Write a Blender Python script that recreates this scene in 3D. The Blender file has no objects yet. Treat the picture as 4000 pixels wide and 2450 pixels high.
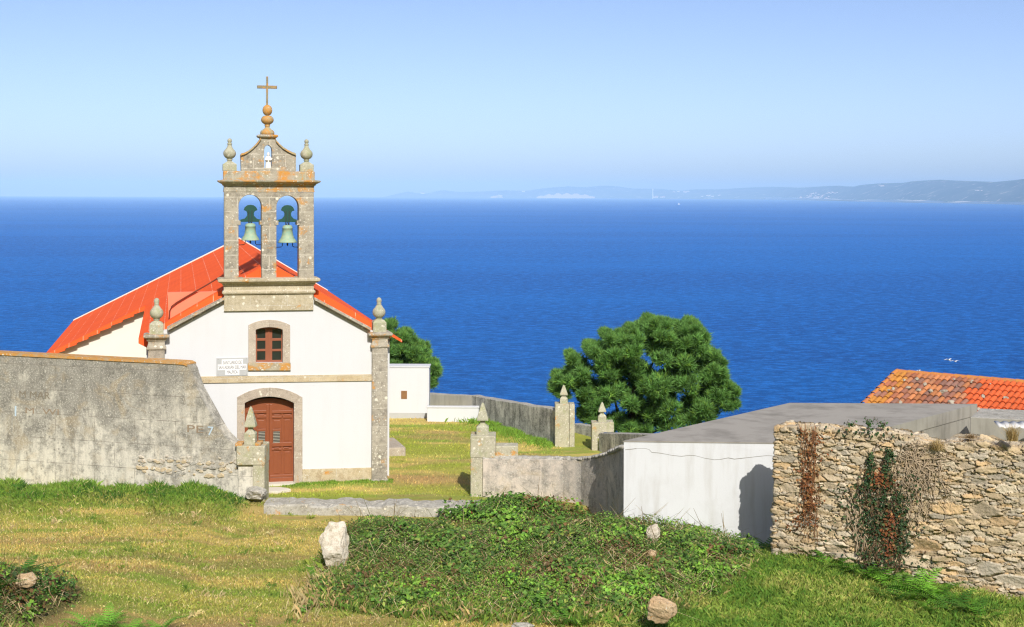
import bpy, bmesh, math, random
import numpy as np
from mathutils import Vector, Matrix
random.seed(7); RNG = np.random.default_rng(7)
scene = bpy.context.scene
COL = scene.collection

# ------------------------------------------------------------------ camera model
F, VH, H, ROLL = 5600.0, 760.0, 9.7, math.radians(0.2)
CAM = Vector((0, 0, H))
def ray(u, v):
    du, dv = u - 2000, v - VH
    c, s = math.cos(ROLL), math.sin(ROLL)
    return Vector(((du * c + dv * s) / F, 1.0, -(-du * s + dv * c) / F))
def P(u, v, D):                       # point seen at pixel (u, v) at depth D
    return CAM + ray(u, v) * D
def G(u, v, z=0.0):                   # where that line of sight meets height z
    r = ray(u, v); return CAM + r * ((z - H) / r.z)
def on_wall(u, v, p0, p1):            # where it meets the upright plane through p0, p1
    r = ray(u, v); n = Vector((p1[1] - p0[1], p0[0] - p1[0], 0))
    k = (Vector((p0[0], p0[1], 0)) - Vector((0, 0, 0))).dot(n) / r.dot(n)
    return CAM + r * k
def px(w, D): return w / F * D

# ------------------------------------------------------------------ mesh helpers
class MB:
    def __init__(s): s.v = []; s.f = []; s.mi = []; s.sm = []
    def add(s, vs, fs, mi=0, smooth=False):
        b = len(s.v); s.v += [tuple(p) for p in vs]
        for f in fs:
            s.f.append([b + i for i in f]); s.mi.append(mi); s.sm.append(smooth)
    def box(s, x0, x1, y0, y1, z0, z1, mi=0):
        s.add([(x0,y0,z0),(x1,y0,z0),(x1,y1,z0),(x0,y1,z0),(x0,y0,z1),(x1,y0,z1),(x1,y1,z1),(x0,y1,z1)],
              [(0,1,5,4),(1,2,6,5),(2,3,7,6),(3,0,4,7),(4,5,6,7),(3,2,1,0)], mi)
    def prism(s, poly, t0, t1, mi=0):     # poly in (x, z), extruded along y
        a = sum(poly[i][0]*poly[(i+1)%len(poly)][1]-poly[(i+1)%len(poly)][0]*poly[i][1] for i in range(len(poly)))
        if a < 0: poly = poly[::-1]
        n = len(poly)
        vs = [(p[0], t0, p[1]) for p in poly] + [(p[0], t1, p[1]) for p in poly]
        fs = [list(range(n)), list(range(2*n-1, n-1, -1))]
        fs += [(i, n+i, n+(i+1)%n, (i+1)%n) for i in range(n)]
        s.add(vs, fs, mi)
    def hprism(s, poly, z0, z1, mi=0):    # poly in (x, y), extruded along z
        a = sum(poly[i][0]*poly[(i+1)%len(poly)][1]-poly[(i+1)%len(poly)][0]*poly[i][1] for i in range(len(poly)))
        if a < 0: poly = poly[::-1]
        n = len(poly)
        vs = [(p[0], p[1], z0) for p in poly] + [(p[0], p[1], z1) for p in poly]
        fs = [list(range(n-1,-1,-1)), list(range(n, 2*n))]
        fs += [(i, (i+1)%n, n+(i+1)%n, n+i) for i in range(n)]
        s.add(vs, fs, mi)
    def stack(s, cx, cy, prof, n=4, ky=1.0, smooth=False, mi=0, lean=(0,0)):
        # rings of half width r at height z; n=4 gives square sections
        a0 = math.pi/4 if n == 4 else 0; k = math.sqrt(2) if n == 4 else 1
        vs = []; z0 = prof[0][1]
        for r, z in prof:
            for i in range(n):
                a = a0 + 2*math.pi*i/n
                vs.append((cx + r*k*math.cos(a) + lean[0]*(z-z0), cy + r*k*ky*math.sin(a) + lean[1]*(z-z0), z))
        fs = []
        for j in range(len(prof)-1):
            for i in range(n):
                fs.append((j*n+i, j*n+(i+1)%n, (j+1)*n+(i+1)%n, (j+1)*n+i))
        fs.append(list(range(n-1,-1,-1))); fs.append(list(range((len(prof)-1)*n, len(prof)*n)))
        s.add(vs, fs, mi, smooth)
    def rect(s, cx, cy, prof, mi=0):      # prof (half x, half y, z)
        vs = []
        for a, b, z in prof: vs += [(cx-a,cy-b,z),(cx+a,cy-b,z),(cx+a,cy+b,z),(cx-a,cy+b,z)]
        fs = [(3,2,1,0)]
        for j in range(len(prof)-1):
            for i in range(4): fs.append((j*4+i, j*4+(i+1)%4, (j+1)*4+(i+1)%4, (j+1)*4+i))
        m = (len(prof)-1)*4; fs.append((m,m+1,m+2,m+3))
        s.add(vs, fs, mi)
    def tube(s, pts, rad, n=6, mi=0):
        pts = [Vector(p) for p in pts]; rings = []
        if not hasattr(rad, '__len__'): rad = [rad]*len(pts)
        for i, p in enumerate(pts):
            t = (pts[min(i+1, len(pts)-1)] - pts[max(i-1, 0)]).normalized()
            up = Vector((0,0,1)) if abs(t.z) < .9 else Vector((1,0,0))
            a = t.cross(up).normalized(); b = a.cross(t)
            rings.append([p + (a*math.cos(q)+b*math.sin(q))*rad[i] for q in [2*math.pi*k/n for k in range(n)]])
        vs = [q for r in rings for q in r]
        fs = [(j*n+i, (j+1)*n+i, (j+1)*n+(i+1)%n, j*n+(i+1)%n) for j in range(len(pts)-1) for i in range(n)]
        fs += [list(range(n)), list(range(len(vs)-1, len(vs)-1-n, -1))]
        s.add(vs, fs, mi, True)
    def build(s, name, mats, parent=None, bevel=0, sub=0):
        me = bpy.data.meshes.new(name); me.from_pydata(s.v, [], s.f)
        if not isinstance(mats, (list, tuple)): mats = [mats]
        for m in mats: me.materials.append(m)
        me.polygons.foreach_set('material_index', s.mi); me.polygons.foreach_set('use_smooth', s.sm)
        bm = bmesh.new(); bm.from_mesh(me); bmesh.ops.recalc_face_normals(bm, faces=bm.faces); bm.to_mesh(me); bm.free()
        o = bpy.data.objects.new(name, me); COL.objects.link(o)
        if parent: o.parent = parent
        if bevel:
            b = o.modifiers.new('bevel', 'BEVEL'); b.width = bevel; b.segments = 2; b.limit_method = 'ANGLE'; b.angle_limit = math.radians(40)
        return o
def mesh_np(name, verts, faces, mat, cols=None, parent=None, smooth=False):
    k = faces.shape[1]
    me = bpy.data.meshes.new(name); me.vertices.add(len(verts)); me.loops.add(faces.size); me.polygons.add(len(faces))
    me.vertices.foreach_set('co', verts.astype(np.float32).ravel())
    me.loops.foreach_set('vertex_index', faces.astype(np.int32).ravel())
    me.polygons.foreach_set('loop_start', np.arange(0, faces.size, k, dtype=np.int32))
    me.polygons.foreach_set('loop_total', np.full(len(faces), k, dtype=np.int32))
    me.polygons.foreach_set('use_smooth', np.full(len(faces), smooth))
    if cols is not None:
        a = me.attributes.new('tint', 'FLOAT_COLOR', 'POINT')
        a.data.foreach_set('color', np.concatenate([cols, np.ones((len(cols),1))], 1).astype(np.float32).ravel())
    me.update(calc_edges=True); me.validate()
    me.materials.append(mat)
    o = bpy.data.objects.new(name, me); COL.objects.link(o)
    if parent: o.parent = parent
    return o
def empty(name, loc=(0,0,0), rz=0):
    o = bpy.data.objects.new(name, None); COL.objects.link(o); o.location = loc; o.rotation_euler = (0,0,rz); o.empty_display_size = .2
    return o
def tag(o, label=None, cat=None, group=None, kind=None):
    if label: o['label'] = label
    if cat: o['category'] = cat
    if group: o['group'] = group
    if kind: o['kind'] = kind
    return o

# numpy value noise
def _h(ix, iy, seed):
    h = (ix.astype(np.int64)*374761393 + iy.astype(np.int64)*668265263 + seed*2147483647) & 0xffffffff
    h = ((h ^ (h >> 13))*1274126177) & 0xffffffff
    return ((h ^ (h >> 16)) & 0xffff)/65535.0
def vn(x, y, seed=0):
    x = np.asarray(x, float); y = np.asarray(y, float)
    ix = np.floor(x); iy = np.floor(y); fx = x-ix; fy = y-iy
    fx = fx*fx*(3-2*fx); fy = fy*fy*(3-2*fy)
    a = _h(ix,iy,seed); b = _h(ix+1,iy,seed); c = _h(ix,iy+1,seed); d = _h(ix+1,iy+1,seed)
    return (a*(1-fx)+b*fx)*(1-fy)+(c*(1-fx)+d*fx)*fy
def fbm(x, y, seed=0, o=4):
    t = 0; a = .5; n = 0
    for i in range(o):
        t = t + a*vn(np.asarray(x)*2**i, np.asarray(y)*2**i, seed+i*17); n += a; a *= .5
    return t/n
def sstep(a, b, x):
    t = np.clip((np.asarray(x, float)-a)/(b-a), 0, 1); return t*t*(3-2*t)

# ------------------------------------------------------------------ materials
class NB:
    def __init__(s, name, rough=.85, spec=.3):
        s.m = bpy.data.materials.new(name); s.m.use_nodes = True; s.nt = s.m.node_tree
        s.b = s.nt.nodes['Principled BSDF']; s.b.inputs['Roughness'].default_value = rough
        s.b.inputs['Specular IOR Level'].default_value = spec
    def node(s, t, **kw):
        n = s.nt.nodes.new(t)
        for k, v in kw.items(): setattr(n, k, v)
        return n
    def put(s, sock, v):
        if isinstance(v, bpy.types.NodeSocket): s.nt.links.new(v, sock)
        else: sock.default_value = (tuple(v)+(1,) if isinstance(v, (tuple, list)) and len(v) == 3 and sock.type == 'RGBA' else v)
    def co(s, scale=(1,1,1), kind='Object', rot=(0,0,0)):
        tc = s.node('ShaderNodeTexCoord'); mp = s.node('ShaderNodeMapping')
        s.nt.links.new(tc.outputs[kind], mp.inputs['Vector']); mp.inputs['Scale'].default_value = scale; mp.inputs['Rotation'].default_value = rot
        return mp.outputs[0]
    def noise(s, vec, scale, detail=4, rough=.55, dist=0):
        n = s.node('ShaderNodeTexNoise'); s.put(n.inputs['Vector'], vec); n.inputs['Scale'].default_value = scale
        n.inputs['Detail'].default_value = detail; n.inputs['Roughness'].default_value = rough; n.inputs['Distortion'].default_value = dist
        return n.outputs['Fac']
    def voro(s, vec, scale, out='Distance', feature='F1', rnd=1):
        n = s.node('ShaderNodeTexVoronoi', feature=feature); s.put(n.inputs['Vector'], vec); n.inputs['Scale'].default_value = scale
        n.inputs['Randomness'].default_value = rnd
        return n.outputs[out]
    def brick(s, vec, bw, rh, mortar, offset=.5):
        n = s.node('ShaderNodeTexBrick'); s.put(n.inputs['Vector'], vec); n.inputs['Scale'].default_value = 1
        n.inputs['Brick Width'].default_value = bw; n.inputs['Row Height'].default_value = rh; n.inputs['Mortar Size'].default_value = mortar
        n.inputs['Mortar Smooth'].default_value = .2; n.offset = offset
        n.inputs['Color1'].default_value = (0,0,0,1); n.inputs['Color2'].default_value = (1,1,1,1); n.inputs['Mortar'].default_value = (.5,.5,.5,1)
        return n.outputs['Fac'], n.outputs['Color']
    def ramp(s, fac, stops, interp='LINEAR'):
        n = s.node('ShaderNodeValToRGB'); cr = n.color_ramp; cr.interpolation = interp
        while len(cr.elements) < len(stops): cr.elements.new(.5)
        for e, (p, c) in zip(cr.elements, stops):
            e.position = p; e.color = (c, c, c, 1) if not hasattr(c, '__len__') else tuple(c)+(1,)
        s.put(n.inputs[0], fac); return n.outputs[0]
    def thr(s, fac, a, b): return s.ramp(fac, [(a, 0.0), (b, 1.0)])
    def mix(s, fac, a, b, mode='MIX'):
        n = s.node('ShaderNodeMix', data_type='RGBA', blend_type=mode); s.put(n.inputs[0], fac); s.put(n.inputs[6], a); s.put(n.inputs[7], b)
        return n.outputs[2]
    def math(s, op, a, b=0.0):
        n = s.node('ShaderNodeMath', operation=op); s.put(n.inputs[0], a); s.put(n.inputs[1], b); return n.outputs[0]
    def attr(s, name='tint'):
        n = s.node('ShaderNodeAttribute', attribute_name=name); return n.outputs['Color']
    def xyz(s, vec):
        n = s.node('ShaderNodeSeparateXYZ'); s.put(n.inputs[0], vec); return n.outputs
    def comb(s, x, y, z):
        n = s.node('ShaderNodeCombineXYZ'); s.put(n.inputs[0], x); s.put(n.inputs[1], y); s.put(n.inputs[2], z); return n.outputs[0]
    def bump(s, h, strength=.5, dist=.02):
        n = s.node('ShaderNodeBump'); s.put(n.inputs['Height'], h); n.inputs['Strength'].default_value = strength; n.inputs['Distance'].default_value = dist
        s.nt.links.new(n.outputs[0], s.b.inputs['Normal'])
    def done(s, col): s.put(s.b.inputs['Base Color'], col); return s.m

def stone_mat(name, c1, c2, dark, orange=.0, white=.0, blocks=None, scale=1.0, green=0.0, mortar=(.55,.51,.42)):
    n = NB(name, .9, .2); v = n.co()
    a = n.noise(v, 1.3*scale, 5, .6); b = n.noise(v, 5*scale, 8, .78); c = n.noise(v, 40*scale, 4, .75)
    col = n.mix(n.thr(a, .35, .65), c1, c2)
    col = n.mix(n.math('MULTIPLY', n.thr(b, .47, .62), .8), col, dark)
    col = n.mix(n.math('MULTIPLY', n.thr(c, .48, .62), .45), col, tuple(x*.5 for x in c1))
    if blocks:
        x = n.xyz(v); bv = n.comb(n.math('ADD', x[0], n.math('MULTIPLY', n.noise(v, 2.5, 2), .06)), n.math('ADD', x[2], n.math('MULTIPLY', n.noise(v, 3.1, 2), .05)), 0.0)
        fac, bc = n.brick(bv, blocks[0], blocks[1], blocks[2])
        col = n.mix(n.math('MULTIPLY', bc, .25), col, tuple(min(1, x*1.35) for x in c2))
        col = n.mix(n.math('MULTIPLY', fac, n.thr(n.noise(v, 3, 3), .3, .55)), col, mortar)
    if green: col = n.mix(n.math('MULTIPLY', n.thr(n.noise(v, 2.1*scale, 5, .65), .5, .62), green), col, (.36,.38,.2))
    if orange:
        o = n.noise(v, 1.7*scale, 6, .68, .4)
        m = n.thr(o, .64-.22*orange, .70-.2*orange)
        oc = n.mix(n.noise(v, 14*scale, 3), (.62,.24,.03), (.55,.33,.1))
        col = n.mix(n.math('MULTIPLY', m, n.thr(b, .3, .55)), col, oc)
    if white:
        w = n.voro(v, 3.6*scale); gate = n.thr(n.noise(v, 1.9*scale, 2), .60-.25*white, .66-.25*white)
        col = n.mix(n.math('MULTIPLY', n.math('SUBTRACT', 1.0, n.thr(w, .14, .22)), gate), col, (.74,.70,.58))
        w2 = n.voro(v, 11*scale); gate2 = n.thr(n.noise(v, 2.7*scale, 3), .52-.15*white, .62-.15*white)
        col = n.mix(n.math('MULTIPLY', n.math('SUBTRACT', 1.0, n.thr(w2, .16, .3)), gate2), col, (.66,.63,.54))
    n.bump(n.math('ADD', b, n.math('MULTIPLY', c, .5)), .55, .03)
    return n.done(col)

M = {}
M['granite'] = stone_mat('weathered_granite', (.37,.335,.265), (.45,.41,.325), (.19,.172,.14), orange=.34, white=.6, blocks=(1.05,.48,.018))
M['granite_top'] = stone_mat('lichen_granite', (.38,.345,.265), (.45,.41,.32), (.2,.18,.14), orange=.72, white=.6, blocks=(.8,.42,.014), green=.3)
M['granite_pale'] = stone_mat('pale_granite', (.50,.43,.29), (.55,.49,.36), (.34,.28,.18), orange=.1, white=.5, blocks=(1.2,.5,.008))
M['granite_pink'] = stone_mat('pinkish_granite', (.46,.39,.31), (.53,.46,.37), (.34,.28,.22), orange=.05, white=.15, blocks=(3.0,.9,.008))
M['granite_sill'] = stone_mat('lichen_covered_sill', (.46,.40,.28), (.5,.45,.33), (.3,.24,.15), orange=1.0, white=.5)
M['granite_warm'] = stone_mat('warm_sandstone', (.56,.45,.27), (.60,.52,.37), (.4,.3,.18), orange=.1, white=.1, blocks=(.9,1.2,.008))
M['granite_grey'] = stone_mat('grey_pilaster_granite', (.36,.325,.265), (.46,.42,.34), (.165,.15,.125), orange=.15, white=.7, blocks=(2.0,.62,.01))
M['finial'] = stone_mat('green_lichen_stone', (.46,.45,.33), (.54,.52,.39), (.33,.32,.22), orange=.12, white=.4, green=.6, scale=1.6)
M['finial_orange'] = stone_mat('orange_lichen_stone', (.46,.40,.26), (.52,.40,.2), (.35,.30,.17), orange=.85, white=.3, scale=2.0)
M['pier'] = stone_mat('gate_pier_stone', (.50,.47,.34), (.56,.53,.40), (.34,.31,.23), orange=.3, white=.9, green=.5, scale=1.2)
M['cross'] = stone_mat('lichened_cross_stone', (.30,.27,.17), (.36,.32,.2), (.18,.16,.1), orange=.62, scale=3)
M['rock'] = stone_mat('pale_rock', (.56,.50,.40), (.68,.63,.53), (.36,.29,.2), orange=.05, white=.2, scale=1.5)
M['rock_tan'] = stone_mat('tan_rock', (.55,.38,.22), (.62,.48,.31), (.36,.24,.13), orange=.05, white=.15, scale=2)
M['rock_grey'] = stone_mat('grey_rough_stone', (.42,.40,.34), (.54,.52,.46), (.25,.23,.19), orange=.05, white=.5, scale=1.5)
M['roof_stone'] = stone_mat('roof_ballast_stone', (.47,.43,.33), (.56,.52,.42), (.3,.27,.2), orange=.1, white=.2, scale=2)

def plaster(name, base, stain, amt=.3, streak=True):
    n = NB(name, .85, .25); v = n.co(); sv = n.co((1.6,1.6,.22))
    s1 = n.noise(sv, 2.2, 5, .6) if streak else n.noise(v, 1.2, 5, .6)
    s2 = n.noise(v, .7, 4, .6); s3 = n.noise(v, 18, 4, .65)
    col = n.mix(n.math('MULTIPLY', n.thr(s1, .48, .8), amt), base, stain)
    col = n.mix(n.math('MULTIPLY', n.thr(s2, .5, .75), amt*.6), col, tuple(x*.9 for x in stain))
    col = n.mix(n.math('MULTIPLY', n.thr(s3, .66, .74), amt*.8), col, stain)
    n.bump(n.math('ADD', s3, n.math('MULTIPLY', s2, 2.0)), .25, .01)
    return n.done(col)
M['white'] = plaster('whitewash', (.66,.672,.69), (.56,.56,.54), .2, True)
M['cream'] = plaster('cream_render', (.80,.76,.67), (.72,.68,.58), .15, False)
M['shedwhite'] = plaster('stained_whitewash', (.665,.68,.70), (.42,.40,.355), .5)
M['concrete'] = plaster('old_concrete', (.50,.48,.43), (.25,.235,.2), .8)
M['slab'] = plaster('roof_slab_concrete', (.36,.335,.29), (.20,.185,.155), 1.0, False)

M['sidewall'] = plaster('grey_side_concrete', (.36,.345,.30), (.17,.16,.135), .8)
def render_wall(name, blocks, light=(.56,.52,.43), grey=(.37,.345,.285), dark=(.19,.18,.15), streaks=.45, ochre=.4, grad=0.0):
    n = NB(name, .92, .15); v = n.co(); sv = n.co((1.8,1.8,.35))
    big = n.noise(v, .5, 7, .68, .8); med = n.noise(v, 2.4, 9, .8); fine = n.noise(v, 16, 5, .75); st = n.noise(sv, 2.4, 5, .6)
    x = n.xyz(v)
    col = n.mix(n.thr(n.math('ADD', big, n.math('MULTIPLY', n.math('SUBTRACT', 2.1, x[2]), grad)), .42, .58), grey, light)
    col = n.mix(n.math('MULTIPLY', n.thr(st, .46, .68), streaks), col, dark)
    col = n.mix(n.math('MULTIPLY', n.thr(med, .48, .6), .65), col, dark)
    col = n.mix(n.math('MULTIPLY', n.thr(n.noise(v, .9, 5, .65, 1), .54, .66), ochre), col, (.47,.37,.22))
    spots = n.voro(v, 9); gate = n.thr(n.noise(v, 1.1, 4, .6), .46, .58)
    col = n.mix(n.math('MULTIPLY', n.math('SUBTRACT', 1.0, n.thr(spots, .1, .24)), gate), col, (.63,.61,.53))
    col = n.mix(n.math('MULTIPLY', n.thr(fine, .54, .62), .5), col, tuple(y*1.15 for y in light))
    sp2 = n.voro(v, 24); g2 = n.thr(n.noise(v, 1.7, 5, .7), .44, .6)
    col = n.mix(n.math('MULTIPLY', n.math('SUBTRACT', 1.0, n.thr(sp2, .18, .36)), n.math('MULTIPLY', g2, .85)), col, (.68,.66,.58))
    sp3 = n.voro(n.co((1,1,1),rot=(.4,.3,.2)), 7); g3 = n.thr(n.noise(v, .8, 5, .7), .5, .6)
    col = n.mix(n.math('MULTIPLY', n.math('SUBTRACT', 1.0, n.thr(sp3, .12, .34)), n.math('MULTIPLY', g3, .7)), col, dark)
    if blocks:
        fac, bc = n.brick(n.comb(x[0], x[2], 0.0), blocks[0], blocks[1], blocks[2])
        col = n.mix(n.math('MULTIPLY', fac, n.thr(n.noise(v, 4, 3), .35, .6)), col, (.2,.18,.15))
    n.bump(n.math('ADD', fine, n.math('MULTIPLY', med, 1.0)), .6, .03)
    return n.done(col)
M['bigwall'] = render_wall('lichen_grey_render', (1.5,.80,.009), light=(.68,.645,.55), grey=(.315,.302,.262), dark=(.15,.144,.124), grad=.085)
M['curvewall'] = render_wall('stained_pinkish_render', None, light=(.60,.54,.47), grey=(.45,.41,.36), ochre=.3, streaks=.4)
M['curvewall'] = render_wall('patchy_pinkish_render', None, light=(.66,.58,.49), grey=(.44,.41,.365), dark=(.2,.19,.165), ochre=.5, streaks=.4)
M['backwall'] = render_wall('streaked_grey_render', None, light=(.72,.70,.65), grey=(.42,.41,.375), dark=(.13,.13,.12), streaks=.85, ochre=.0)
M['coping'] = stone_mat('orange_lichen_coping', (.46,.36,.22), (.50,.42,.3), (.34,.24,.12), orange=1.2, white=.4, scale=1.4)

n = NB('orange_painted_roof', .9, .06); v = n.co(); x = n.xyz(v)
fr = n.math('FRACT', n.math('MULTIPLY', n.math('ADD', x[0], 50.0), 1.9))
seam = n.math('MULTIPLY', n.math('LESS_THAN', n.math('ABSOLUTE', n.math('SUBTRACT', fr, .5)), .022), n.thr(n.noise(n.co((1,3,1)), 2.6, 3, .7), .48, .54))
rowl = n.math('LESS_THAN', n.math('FRACT', n.math('MULTIPLY', x[1], 2.4)), .07)
col = n.mix(n.thr(n.noise(v, .8, 4), .35, .7), (.90,.135,.034), (.84,.115,.032))
col = n.mix(n.math('MULTIPLY', n.thr(n.noise(v, 6, 5, .7), .55, .75), .25), col, (.75,.18,.07))
col = n.mix(n.math('MULTIPLY', rowl, .12), col, (.45,.05,.02))
col = n.mix(n.math('MULTIPLY', seam, .7), col, (.85,.55,.4))
n.bump(n.math('ADD', n.math('MULTIPLY', n.math('SINE', n.math('MULTIPLY', x[0], 42.0)), .3), n.noise(v, 12, 3)), .25, .02)
M['roof'] = n.done(col)
def flat(name, col, rough=.6, spec=.4, var=.25, sc=8, metal=0):
    n = NB(name, rough, spec); v = n.co(); f = n.noise(v, sc, 4, .65)
    n.b.inputs['Metallic'].default_value = metal
    n.bump(f, .15, .01)
    return n.done(n.mix(f, tuple(c*(1-var) for c in col), tuple(min(1, c*(1+var)) for c in col)))
M['parapet'] = flat('salmon_painted_parapet', (.88,.25,.15), .9, .05, .06, 2)
M['door'] = flat('brown_door_paint', (.27,.078,.03), .42, .5, .12, 5)
M['winframe'] = flat('brown_window_paint', (.30,.10,.05), .5, .4, .12, 6)
M['shutter'] = flat('brown_shutter', (.26,.13,.05))
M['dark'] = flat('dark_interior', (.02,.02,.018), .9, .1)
M['yoke'] = flat('dark_green_iron', (.012,.075,.058), .5, .4)
M['iron'] = flat('black_iron', (.02,.022,.02), .5, .5)
n = NB('verdigris_bronze', .6, .4); v = n.co(); f = n.noise(v, 9, 5, .7); z = n.xyz(v)
M['bell'] = n.done(n.mix(n.thr(f, .35, .7), (.25,.42,.32), (.42,.46,.28)))
M['ironbar'] = flat('rusty_bar', (.35,.33,.27), .6, .4)
M['statue'] = flat('white_statue_stone', (.82,.80,.77), .7, .3, .06)
M['plate'] = flat('grey_metal_plate', (.47,.48,.48), .45, .5, .08)
M['panel'] = flat('white_sign_panel', (.82,.82,.82), .5, .4, .02)
M['letter'] = flat('grey_sign_letters', (.17,.17,.18), .6, .3, .05)
M['capping'] = flat('pale_capping', (.74,.70,.62), .7, .3, .1)
M['cable'] = flat('brown_pipe', (.16,.035,.015), .6, .3)
M['slabstone'] = flat('pale_doorstep_slab', (.66,.62,.53), .8, .2, .1)
M['corrug'] = flat('pale_fibre_sheet', (.62,.62,.60), .7, .3, .08)
M['crack'] = flat('dark_crack', (.27,.26,.235), .9, .1)
M['bark'] = stone_mat('pine_bark', (.10,.07,.045), (.14,.1,.07), (.05,.035,.025), scale=3)
n = NB('window_glass', .08, .6); f = n.noise(n.co(), 3, 2); M['glass'] = n.done(n.mix(f, (.012,.018,.016), (.03,.038,.03)))
def leaf_mat(name, rough=.6, trans=.25, spec=.3):
    n = NB(name, rough, spec); c = n.attr()
    n.put(n.b.inputs['Base Color'], c)
    if trans:
        t = n.node('ShaderNodeBsdfTranslucent'); n.put(t.inputs['Color'], c)
        mx = n.node('ShaderNodeMixShader'); mx.inputs[0].default_value = trans
        n.nt.links.new(n.b.outputs[0], mx.inputs[1]); n.nt.links.new(t.outputs[0], mx.inputs[2])
        n.nt.links.new(mx.outputs[0], n.nt.nodes['Material Output'].inputs['Surface'])
    return n.m
M['leaf'] = leaf_mat('leaves'); M['needle'] = leaf_mat('pine_needles', .6, .2); M['blade'] = leaf_mat('grass_blades', .7, .3, .2)
n = NB('turf_soil', .95, .1); v = n.co()
f = n.noise(v, 5, 6, .7); g = n.noise(v, 45, 5, .75)
col = n.mix(n.math('MULTIPLY', n.thr(f, .4, .7), .35), n.attr(), (.44,.32,.12)); col = n.mix(n.math('MULTIPLY', n.thr(g, .45, .7), .4), col, (.22,.19,.05))
n.bump(n.math('ADD', f, g), .8, .06); M['turf'] = n.done(col)
n = NB('rubble_stones', .92, .15); v = n.co(); f = n.noise(v, 14, 6, .7); g = n.noise(v, 55, 4, .7)
col = n.mix(n.math('MULTIPLY', n.thr(f, .42, .68), .5), n.attr(), (.36,.28,.18)); col = n.mix(n.math('MULTIPLY', n.thr(g, .52, .7), .45), col, (.72,.65,.53))
n.bump(n.math('ADD', f, n.math('MULTIPLY', g, .5)), .8, .03); M['rubble'] = n.done(col)
n = NB('clay_tiles', .8, .25); v = n.co(); f = n.noise(v, 7, 5, .7)
col = n.mix(n.math('MULTIPLY', n.thr(f, .5, .72), .45), n.attr(), (.22,.12,.07)); n.bump(f, .4, .02); M['tile'] = n.done(col)
n = NB('sea_water', .6, .05); v = n.co()
a = n.noise(n.co((.0035,.010,1)), 1, 5, .65); c = n.noise(n.co((.0005,.0016,1)), 1, 4, .55)
w1_ = n.noise(n.co((.09,.13,1)), 1, 10, .86, .3); w2_ = n.noise(n.co((.35,.45,1),rot=(0,0,.4)), 1, 6, .8)
col = n.mix(n.thr(a, .32, .68), (.001,.090,.365), (.003,.128,.465)); col = n.mix(n.math('MULTIPLY', n.thr(c, .45, .58), .55), col, (.001,.055,.28))
col = n.mix(n.math('MULTIPLY', n.thr(w1_, .46, .58), .85), col, (.02,.235,.76)); col = n.mix(n.math('MULTIPLY', n.thr(w2_, .5, .66), .6), col, (.001,.040,.22))
col = n.mix(n.thr(n.noise(n.co((.05,.09,1),rot=(0,0,1)), 1, 9, .75), .765, .785), col, (.75,.8,.85))
n.bump(n.math('ADD', w1_, w2_), .9, 1.5); M['sea'] = n.done(col)
n = NB('coastal_hillside', .95, .1); v = n.co(); f = n.noise(v, .0016, 6, .65); g = n.noise(v, .006, 4, .6)
col = n.mix(n.thr(f, .4, .65), (.05,.08,.085), (.10,.13,.125)); col = n.mix(n.thr(g, .58, .66), col, (.36,.34,.29)); M['hill'] = n.done(col)
M['cliff'] = flat('sandy_cliff', (.62,.47,.36), .9, .1, .2, .002)
M['beach'] = flat('pale_shore_sand', (.80,.73,.62), .9, .1, .2, .002)
M['farwhite'] = flat('white_town_walls', (.85,.83,.79), .8, .2, .05)
M['farroof'] = flat('town_roofs', (.5,.25,.15), .8, .2, .1)
M['gullwhite'] = flat('gull_feathers', (.85,.85,.84), .7, .2, .05)

# ------------------------------------------------------------------ sky, sun, camera
AZ, EL = math.radians(12), math.radians(38)
to_sun = Vector((math.sin(AZ)*math.cos(EL), -math.cos(AZ)*math.cos(EL), math.sin(EL)))
w = bpy.data.worlds.new('World'); scene.world = w; w.use_nodes = True
bg = w.node_tree.nodes['Background']; sk = w.node_tree.nodes.new('ShaderNodeTexSky'); sk.sky_type = 'NISHITA'; sk.sun_disc = False
sk.sun_elevation = EL; sk.sun_rotation = math.atan2(to_sun.x, to_sun.y); sk.air_density = .5; sk.dust_density = 1.7; sk.ozone_density = .8; sk.altitude = 450
tn_ = w.node_tree.nodes.new('ShaderNodeMix'); tn_.data_type = 'RGBA'; tn_.blend_type = 'MULTIPLY'; tn_.inputs[0].default_value = 1.0; tn_.inputs[7].default_value = (1.0,.965,1.0,1)
w.node_tree.links.new(sk.outputs[0], tn_.inputs[6]); w.node_tree.links.new(tn_.outputs[2], bg.inputs[0]); bg.inputs[1].default_value = .15
sl = bpy.data.lights.new('sun', 'SUN'); sl.energy = 3.9; sl.angle = math.radians(.5); sl.color = (1.0,.95,.86)
so = bpy.data.objects.new('sun', sl); COL.objects.link(so); so.rotation_euler = to_sun.to_track_quat('Z', 'Y').to_euler(); so.location = (20,-20,60)
cd = bpy.data.cameras.new('camera'); cam = bpy.data.objects.new('camera', cd); COL.objects.link(cam); scene.camera = cam
cd.sensor_width = 36; cd.lens = 36*F/4000; cd.clip_start = .5; cd.clip_end = 120000; cd.shift_y = -(1225-VH)/4000
cam.matrix_world = Matrix.Translation(CAM) @ Matrix.Rotation(math.radians(90), 4, 'X') @ Matrix.Rotation(ROLL, 4, 'Z')
scene.view_settings.view_transform = 'Standard'; scene.view_settings.look = 'None'; scene.view_settings.exposure = .24
cy = scene.cycles; cy.volume_bounces = 0; cy.use_denoising = True; cy.denoiser = 'OPENIMAGEDENOISE'; cy.denoising_prefilter = 'NONE'; cy.denoising_input_passes = 'RGB_ALBEDO_NORMAL'; cy.pixel_filter_type = 'BLACKMAN_HARRIS'; cy.filter_width = 1.25; cy.max_bounces = 6; cy.diffuse_bounces = 3; cy.transparent_max_bounces = 8

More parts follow.
